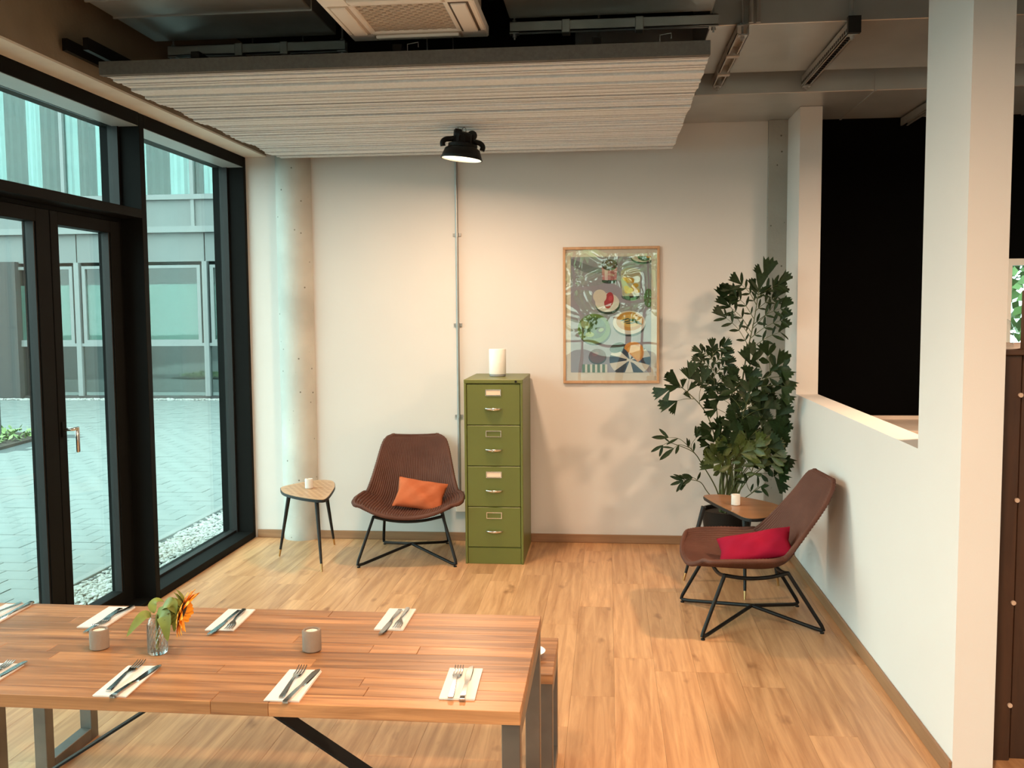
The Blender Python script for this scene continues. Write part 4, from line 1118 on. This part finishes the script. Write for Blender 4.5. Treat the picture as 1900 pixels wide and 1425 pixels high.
def auto_fan(base, tip, spread, nbr, y_jit, size, cnt, tipsize, kind):
    """secondary stalks fanning off the upper part of a stem"""
    out = []; base, tip = Vector(base), Vector(tip); ax = tip-base; ln = ax.length
    side = ax.cross(Vector((0, -1, 0))).normalized()
    for k in range(nbr):
        s = 0.05+0.85*k/max(nbr-1, 1); sd = (-1)**k
        p0 = base.lerp(tip, s); reach = spread*(1-0.45*s)
        p2 = p0+side*sd*reach+ax.normalized()*reach*0.9+Vector((0, rnd.uniform(-y_jit, y_jit), 0))
        p2.x = min(p2.x, 1.14-PC.x); p0.x = min(p0.x, 1.16-PC.x)
        p1 = p0.lerp(p2, 0.5)+ax.normalized()*reach*0.12
        out.append(([p0, p1, p2], size, cnt, tipsize, kind))
    out.append(([base.lerp(tip, 0.85), base.lerp(tip, 0.95), tip], size, cnt, tipsize*1.1, kind))
    return out
y0 = 6.42
def base(k): return Vector((0.05*math.cos(k*2.1), 0.05*math.sin(k*2.1), 0.33))
# the tall crown
b_ = W2(1385, 660, y0); tp = W2(1408, 540, y0-0.05)
frond([base(0), W2(1368, 800, y0), W2(1376, 720, y0), b_, W2(1398, 600, y0-0.03), tp], 0.5, auto_fan(b_, tp, 0.19, 9, 0.06, 0.075, 4, 0.105, 1)
      + [([W2(1392, 625, y0), W2(1368, 590, y0), W2(1352, 562, y0)], 0.07, 3, 0.13, 1), ([W2(1396, 610, y0), W2(1425, 580, y0), W2(1440, 560, y0)], 0.08, 3, 0.15, 1),
         ([tp, W2(1415, 528, y0), W2(1418, 520, y0)], 0.10, 2, 0.15, 0), ([tp, W2(1388, 535, y0), W2(1376, 535, y0)], 0.10, 2, 0.14, 0)], 0.008)
# small oval frond left
b_ = W2(1328, 740, y0+0.02); tp = W2(1322, 650, y0-0.02)
frond([base(1), W2(1340, 850, y0), W2(1332, 780, y0), b_, tp], 0.5, auto_fan(b_, tp, 0.10, 9, 0.04, 0.055, 4, 0.075, 2), 0.006)
# left arm with big leaves
b_ = W2(1300, 752, y0-0.05); tp = W2(1262, 716, y0-0.15)
frond([base(2), W2(1336, 860, y0), W2(1320, 790, y0-0.03), b_, tp], 0.5, auto_fan(b_, tp, 0.10, 4, 0.05, 0.085, 2, 0.125, 0)+[([tp, W2(1250, 710, y0-.15), W2(1243, 704, y0-.17)], 0.06, 1, 0.06, 1)], 0.006)
# right arm
b_ = W2(1392, 735, y0-0.05); tp = W2(1440, 682, y0-0.15)
frond([base(3), W2(1372, 850, y0), W2(1380, 780, y0), b_, tp], 0.5, auto_fan(b_, tp, 0.15, 7, 0.07, 0.09, 3, 0.12, 2), 0.007)
# dense middle
for (bx, by, tx_, ty_, sp_, nb_, sz) in ((1365, 800, 1362, 715, 0.13, 7, 0.095), (1388, 840, 1415, 770, 0.16, 8, 0.10), (1345, 850, 1338, 800, 0.10, 6, 0.085), (1392, 860, 1440, 808, 0.15, 8, 0.11), (1400, 880, 1445, 845, 0.14, 6, 0.105), (1376, 780, 1392, 728, 0.12, 6, 0.09), (1378, 870, 1392, 805, 0.13, 7, 0.10)):
    yy_ = y0+rnd.uniform(-0.16, 0.06)
    b_, tp = W2(bx, by, yy_), W2(tx_, ty_, yy_-0.06)
    frond([base(bx), W2((bx+1355)/2, (by+915)/2, y0), b_, tp], 0.5, auto_fan(b_, tp, sp_, nb_, 0.09, sz, 2, sz*1.15, 0 if nb_ != 6 else 2), 0.006)
# lighter young leaves in the middle
for (bx, by, tx_, ty_) in ((1375, 890, 1370, 835), (1390, 885, 1405, 830), (1360, 895, 1352, 850)):
    b_, tp = W2(bx, by, y0-0.14), W2(tx_, ty_, y0-0.2)
    frond([base(bx), b_, tp], 0.5, auto_fan(b_, tp, 0.12, 6, 0.05, 0.085, 3, 0.10, 2), 0.005, 'palm_leaf_light')
# low left arching sprays
b_ = W2(1303, 862, y0-0.08); tp = W2(1246, 822, y0-0.2)
frond([base(5), W2(1328, 905, y0-0.03), b_, W2(1285, 838, y0-.12), tp], 0.5, [([W2(1290, 842, y0-.12), W2(1282, 828, y0-.14), W2(1292, 812, y0-.15)], 0.07, 2, 0.11, 1), ([W2(1282, 832, y0-.12), W2(1262, 825, y0-.2), W2(1250, 832, y0-.22)], 0.08, 3, 0.12, 1), ([W2(1285, 836, y0-.12), W2(1262, 815, y0-.18), W2(1240, 812, y0-.2)], 0.08, 3, 0.11, 1), ([tp, W2(1238, 822, y0-.2), W2(1230, 826, y0-.2)], 0.07, 2, 0.09, 1), ([W2(1300, 858, y0-.08), W2(1318, 838, y0-.12), W2(1325, 820, y0-.15)], 0.1, 2, 0.14, 2)], 0.005, slim=1)
b_ = W2(1312, 912, y0-0.12); tp = W2(1282, 890, y0-0.2)
frond([base(6), W2(1325, 925, y0-0.08), b_, W2(1300, 895, y0-.16), tp], 0.5, [([tp, W2(1275, 890, y0-.2), W2(1268, 892, y0-.2)], 0.08, 4, 0.09, 1), ([W2(1295, 893, y0-.16), W2(1290, 888, y0-.2), W2(1285, 886, y0-.22)], 0.08, 2, 0.1, 1)], 0.004, slim=1)
b_ = W2(1395, 915, y0-0.12); tp = W2(1420, 897, y0-0.2)
frond([base(7), W2(1380, 925, y0-0.08), b_, tp], 0.5, [([b_, W2(1405, 905, y0-.16), W2(1412, 903, y0-.2)], 0.09, 3, 0.1, 1), ([b_, W2(1388, 905, y0-.16), W2(1385, 895, y0-.2)], 0.08, 2, 0.1, 1)], 0.004, slim=1)
for k in range(7):
    bm = new_bm(); a = base(k*1.7+0.4); tube(bm, catmull([a, a+Vector((rnd.uniform(-.03, .03), rnd.uniform(-.03, .03), 0.22)), a+Vector((rnd.uniform(-.07, .09), rnd.uniform(-.05, .03), rnd.uniform(0.4, 0.6)))], 5, False), 0.009, 7, r1=0.004)
    obj('stalk', bm, 'palm_stem', t, smooth=60)

# ------------------------------------------------------------------ kitchen side
RY = 3.64
t = thing('wooden_rack', 'dark brown wooden display rack beside the partition pillar', 'rack', (1.72, RY+0.32, 0))
ox, oy = t.location.x, t.location.y
def rl(x, y): return x-ox, y-oy
for (x0, x1, yy_, top) in ((1.432, 1.500, RY, 1.525), (1.432, 1.500, RY+0.60, 1.525), (1.94, 2.005, RY, 1.525), (1.94, 2.005, RY+0.60, 1.525)):
    bxo('post', (x0-ox, x1-ox, yy_-oy, yy_-oy+0.045, 0, top), 'rack_wood', t, 0.003)
bxo('tall_board', (1.508-ox, 1.70-ox, RY+0.02-oy, RY+0.045-oy, 0.0, 1.76), 'rack_wood', t, 0.003)
bxo('rack_top', (1.405-ox, 2.02-ox, RY-0.02-oy, RY+0.66-oy, 1.525, 1.548), 'rack_board', t, 0.003)
for zz in (0.30, 0.66, 1.02, 1.36):
    a = RY-oy+0.045; c = RY+0.60-oy
    for x0 in (1.44-ox, 1.965-ox):
        bm = new_bm()
        vs_ = [bm.verts.new(v) for x_ in (x0, x0+0.02) for v in ((x_, a, zz-0.04), (x_, c, zz+0.10), (x_, c, zz+0.19), (x_, a, zz+0.06))]
        for f in ((0, 1, 2, 3), (7, 6, 5, 4), (0, 4, 5, 1), (1, 5, 6, 2), (2, 6, 7, 3), (3, 7, 4, 0)): bm.faces.new([vs_[i] for i in f])
        obj('side_rail', bm, 'rack_wood', t)
    bm = new_bm(); vs_ = [bm.verts.new(v) for dz_ in (0, 0.015) for v in ((1.46-ox, a, zz-0.02+dz_), (1.965-ox, a, zz-0.02+dz_), (1.965-ox, c, zz+0.12+dz_), (1.46-ox, c, zz+0.12+dz_))]
    for f in ((3, 2, 1, 0), (4, 5, 6, 7), (0, 1, 5, 4), (1, 2, 6, 5), (2, 3, 7, 6), (3, 0, 4, 7)): bm.faces.new([vs_[i] for i in f])
    obj('shelf', bm, 'rack_board', t)
for py in (733, 928, 1118, 1308):
    q = P(1, RY, 1893-(py-733)*0.0348, py)
    bm = new_bm(); tube(bm, [(q.x-ox, RY-oy-0.008, q.z), (q.x-ox, RY-oy+0.004, q.z)], 0.0085, 12); obj('dowel', bm, 'dowel_light', t, smooth=40)
bm = new_bm(); lathe(bm, [(0.075, 0), (0.075, 0.07), (0.062, 0.10), (0.03, 0.118), (0.008, 0.122), (0.008, 0.136)], 28, cap=False)
o = obj('glass_cloche', bm, 'clear_glass', loc=(1.435, RY+0.12, 1.5485), smooth=50); tag(o, 'clear glass cloche standing on the dark wooden rack', 'cloche')
bm = new_bm(); lathe(bm, [(0.002, 0), (0.018, 0.004), (0.026, 0.02), (0.022, 0.036), (0.006, 0.046)], 18)
o = obj('lemon', bm, 'yellow_fruit', loc=(1.43, RY+0.11, 1.5485), smooth=60); tag(o, 'yellow lemon under the glass cloche', 'lemon')
t = thing('kitchen_counter', 'black kitchen counter with pale top along the black wall', 'counter', (3.2, 6.58, 0))
bxo('worktop', (-1.75, 1.9, -0.33, 0.345, 0.885, 0.92), 'counter_top', t, 0.003)
bxo('upstand', (-1.75, 1.9, 0.325, 0.345, 0.92, 0.945), 'counter_top', t)
for i in range(5): bxo('cabinet_door', (-1.72+i*0.72, -1.01+i*0.72, -0.31, 0.34, 0.0, 0.884), 'wall_black', t, 0.003)

# ------------------------------------------------------------------ courtyard
o = bxo('ground', (-45, 12, -40, 45, -0.40, -0.16), 'paver_joint'); tag(o, 'courtyard ground beyond the windows', 'ground', kind='structure')
o = bxo('paving_bed', (-30, -3.36, 0.5, 18.62, -0.16, -0.036), 'paver_joint'); tag(o, 'bedding under the courtyard paving', 'ground', kind='structure')
pv_root = thing('courtyard_paving', 'grey-blue concrete block paving of the courtyard', 'paving', (-3.46, 3.0, -0.03), kind='structure')
PLX, PLY = 0.30, 0.20
cells = []; half = []
for j in range(77):
    for i in range(36):
        x1 = -3.46-i*PLX-(0.15 if j % 2 else 0.0); y0_ = 3.0+j*PLY
        if y0_+PLY > 18.25 or (x1 < -7.3 and 11.2 < y0_ < 13.0): continue
        cells.append((x1, y0_))
        if i == 0 and j % 2: half.append(y0_)
random.seed(4)
def score(cxy):
    q = [proj((cxy[0]-PLX/2+dx, cxy[1]+PLY/2+dy, -0.03)) for dx, dy in ((0, 0), (PLX/2, 0), (0, PLY/2))]
    if not (-25 < q[0][0] < 445 and 700 < q[0][1] < 1135): return 0
    return abs((q[1][0]-q[0][0])*(q[2][1]-q[0][1])-(q[1][1]-q[0][1])*(q[2][0]-q[0][0]))
cells.sort(key=score, reverse=True)
pav_me = to_mesh(box(new_bm(), -PLX+0.005, 0, 0.0, PLY-0.005, -0.05, 0, bevel=0.003), 'paver'); pav_me.materials.append(M('paver'))
for (x1, y0_) in cells[:300]:
    o = obj('paver', pav_me, None, pv_root, loc=(x1+3.46, y0_-3.0, random.uniform(-0.003, 0.001)))
half_me = to_mesh(box(new_bm(), -0.145, 0, 0.0, PLY-0.005, -0.05, 0, bevel=0.003), 'half_paver'); half_me.materials.append(M('paver'))
for y0_ in half[:20]: obj('half_paver', half_me, None, pv_root, loc=(0, y0_-3.0, random.uniform(-0.003, 0.001)))
bm = new_bm()
for y0_ in half[20:]: box(bm, -0.145, 0, y0_-3.0, y0_-3.0+PLY-0.005, -0.05, 0)
for (x1, y0_) in cells[300:]:
    dz_ = random.uniform(-0.003, 0.001); box(bm, x1+3.46-PLX+0.005, x1+3.46, y0_-3.0, y0_-3.0+PLY-0.005, -0.05, dz_)
obj('far_pavers', bm, 'paver', pv_root, kind='stuff')
o = bxo('kerb', (-3.455, -3.395, 1.0, 18.2, -0.12, -0.022), 'kerb', bevel=0.004); tag(o, 'pale edging kerb between gravel strip and paving', 'kerb', kind='structure')
# gravel
def stones(name, x0, x1, y0_, y1_, z, size, cnt, label, seed):
    rr = random.Random(seed); vs_, fs_ = [], []
    ico = bmesh.new(); bmesh.ops.create_icosphere(ico, subdivisions=1, radius=1.0)
    base_v = [v.co.copy() for v in ico.verts]; base_f = [[v.index for v in f.verts] for f in ico.faces]; ico.free()
    for _ in range(cnt):
        c_ = Vector((rr.uniform(x0, x1), rr.uniform(y0_, y1_), z+rr.uniform(-0.3, 0.35)*size)); s = size*rr.uniform(0.6, 1.25)
        rot = Matrix.Rotation(rr.uniform(0, 6.28), 3, 'Z') @ Matrix.Rotation(rr.uniform(-.6, .6), 3, 'X')
        sx = Vector((rr.uniform(.8, 1.35), rr.uniform(.6, 1.0), rr.uniform(.4, .7)))
        k = len(vs_)
        for v in base_v: vs_.append(c_+rot @ Vector((v.x*sx.x, v.y*sx.y, v.z*sx.z))*s)
        for f in base_f: fs_.append([k+i for i in f])
    me = bpy.data.meshes.new(name); me.from_pydata(vs_, [], fs_)
    o = obj(name, me, 'gravel'); tag(o, label, 'gravel', kind='stuff')
stones('gravel_strip', -3.385, -2.93, 3.0, 10.5, -0.045, 0.021, 7500, 'white gravel strip along the foot of the window', 1)
stones('gravel_strip', -13.5, -4.5, 18.25, 18.40, -0.03, 0.033, 1300, 'white gravel strip along the foot of the facade opposite', 2)
bxg = bxo('gravel_bed', (-3.39, -2.90, 1.0, 18.2, -0.15, -0.062), 'kerb'); tag(bxg, 'bed under the gravel strip', 'ground', kind='structure')
# planted bed and bollard
t = thing('planting_bed', 'low planted bed with small green groundcover in the courtyard', 'plant bed', (-9.2, 12.2, -0.03))
bm = new_bm(); prism(bm, [(-2.2, -0.9), (1.45, -0.85), (1.30, 0.75), (-2.2, 0.85)], -0.02, 0.03); obj('soil', bm, 'soil', t)
rr = random.Random(6); bm = new_bm()
for _ in range(1500):
    c_ = Vector((rr.uniform(-2.1, 1.3), rr.uniform(-0.8, 0.7), rr.uniform(0.03, 0.13)))
    d = Vector((rr.uniform(-1, 1), rr.uniform(-1, 1), rr.uniform(-.2, 1))).normalized(); e = d.cross(Vector((0.3, 0.1, 1))).normalized()
    s = rr.uniform(0.03, 0.07); bm.faces.new([bm.verts.new(v) for v in (c_-d*s, c_+e*s*.5, c_+d*s, c_-e*s*.5)])
plain('groundcover', (0.16, 0.24, 0.08), 0.7, 0, 0.5, 4)
obj('groundcover', bm, 'groundcover', t, kind='stuff')
bm = new_bm(); lathe(bm, [(0.05, 0), (0.05, 0.62), (0.045, 0.64), (0.02, 0.645)], 16); q = P(2, 0.0, -4, 815)
o = obj('bollard_light', bm, 'facade_dark', loc=(q.x, q.y, 0.0), smooth=40); tag(o, 'slim grey bollard in the planted bed at the picture edge', 'bollard')

# building opposite
FY = 18.54
t = thing('office_building', 'pale grey office facade across the courtyard', 'building', (-9.3, FY, -0.02))
def fb(name, x0, x1, y0_, y1_, z0, z1, mat, parent=None): return bxo(name, (x0+9.3, x1+9.3, y0_, y1_, z0+0.02, z1+0.02), mat, parent or t)
XA, XB = -18.8, -2.6
fb('core_wall', XA, XB, 1.2, 1.5, 0, 14, 'facade_inside')
fb('plinth', XA, XB, -0.04, 0.10, -0.02, 0.03, 'facade_dark')
grid = [-8.0+2.69*k for k in range(-4, 3)]
for k in grid:
    fb('mullion', k-0.05, k+0.05, -0.07, 0.06, 0.03, 2.73, 'facade_frame')
    if k < XB-1:
        fb('spandrel_panel', k+0.012, k+2.678, -0.02, 0.06, 2.73, 3.30, 'facade_panel')
        fb('window_board', k+0.05, k+2.64, -0.05, 0.05, 1.04, 1.10, 'facade_frame')
        g = fb('lower_pane', k+0.05, k+2.64, 0.0, 0.012, 0.03, 1.04, 'facade_glass_low')
        fr_ = fb('window_frame', k+0.10, k+0.17, -0.04, 0.05, 1.10, 2.66, 'facade_frame')
        fb('window_frame', k+2.52, k+2.59, -0.04, 0.05, 1.10, 2.66, 'facade_frame')
        fb('window_frame', k+0.17, k+2.52, -0.04, 0.05, 2.60, 2.66, 'facade_frame'); fb('window_frame', k+0.17, k+2.52, -0.04, 0.05, 1.10, 1.17, 'facade_frame')
        fb('window_pane', k+0.17, k+2.52, 0.0, 0.012, 1.17, 2.60, 'facade_glass')
        fb('frosted_band', k+0.17, k+2.52, 0.02, 0.03, 1.17, 2.28, 'frosted_film')
    fb('upper_mullion', k-0.24, k-0.17, -0.07, 0.06, 3.42, 7.2, 'facade_frame')
    if k < XB-1:
        fb('spandrel_panel', k-0.165, k+2.445, -0.02, 0.06, 3.42, 3.95, 'facade_panel')
        fb('upper_pane', k-0.165, k+2.445, 0.0, 0.012, 4.05, 7.2, 'facade_glass')
fb('ledge', XA, XB, -0.14, 0.10, 3.30, 3.42, 'facade_frame'); fb('ledge', XA, XB, -0.10, 0.10, 3.95, 4.05, 'facade_frame')
fb('floor_slab', XA, XB, 0.10, 1.2, 3.0, 3.95, 'facade_inside')
fb('upper_band', XA, XB, -0.10, 0.12, 7.2, 8.2, 'facade_panel')
fb('roof_wall', XA, XB, -0.05, 0.12, 8.2, 10.4, 'facade_panel')
rr = random.Random(12); xx = XA+0.1; k = 0
while xx < XB-0.4:    # curtains on the upper floor
    w = rr.uniform(0.28, 0.5)
    bm = new_bm(); n_ = 9; lo_, hi_ = [], []
    for i in range(n_):
        q_ = xx+w*i/(n_-1); yy_ = 0.12+0.03*math.sin(i*1.9)
        lo_.append(bm.verts.new((q_+9.3, yy_, 4.05))); hi_.append(bm.verts.new((q_+9.3, yy_, 7.1)))
    for i in range(n_-1): bm.faces.new((lo_[i], lo_[i+1], hi_[i+1], hi_[i]))
    obj('curtain', bm, 'curtain_light' if k % 2 == 0 else 'curtain_grey', t); xx += w*(1.02 if k % 2 else 1.0); k += 1
fb('dark_pier', -18.8, -11.94, -0.16, 0.3, 0.0, 2.76, 'facade_dark')
# trees beyond the rear glazing and the kitchen window
def tree(loc, h, r, label, seed, n=3200):
    t = thing('street_tree', label, 'tree', loc, 0, 'trees outside')
    rr = random.Random(seed)
    bm = new_bm(); tube(bm, [(0, 0, 0), (0.05, 0, h*0.3), (0.0, 0.05, h*0.65)], 0.16, 8, r1=0.06); obj('trunk', bm, 'bark', t)
    vs_, fs_ = [], []
    blobs = [(Vector((rr.uniform(-.6, .6)*r, rr.uniform(-.6, .6)*r, h*rr.uniform(0.35, 0.9))), r*rr.uniform(.35, .6)) for _ in range(9)]
    for _ in range(n):
        c_, br = rr.choice(blobs); d = Vector((rr.gauss(0, 1), rr.gauss(0, 1), rr.gauss(0, 1))).normalized()
        p_ = c_+d*br*rr.uniform(.55, 1); a = Vector((rr.uniform(-1, 1), rr.uniform(-1, 1), rr.uniform(-1, 1))).normalized(); e = a.cross(d).normalized(); s = rr.uniform(0.07, 0.15)
        k_ = len(vs_); vs_ += [p_-a*s, p_+e*s*.6, p_+a*s, p_-e*s*.6]; fs_.append([k_, k_+1, k_+2, k_+3])
    me = bpy.data.meshes.new('crown'); me.from_pydata(vs_, [], fs_); obj('crown', me, 'tree_leaf', t, kind='stuff')
for i, (x, y, h, r, lb) in enumerate(((-4.6, -12, 5.5, 2.0, 'leafy tree on the street behind the room, near the corner'), (0.4, -14, 6.5, 2.4, 'leafy tree on the street behind the room, in the middle'), (4.2, -12.5, 5.2, 1.9, 'leafy tree on the street behind the room, by the side wall'), (5.2, 15.0, 5.0, 2.0, 'leafy tree seen through the kitchen window'), (11.0, 15.5, 5.6, 2.2, 'second leafy tree outside the kitchen, mostly hidden'))):
    tree((x, y, -0.16), h, r, lb, 40+i)
bm = new_bm(); box(bm, -12, 16, -24.2, -24, -0.2, 5.0)
o = obj('street_building', bm, 'render_cream'); tag(o, 'cream building across the street behind the room', 'building')
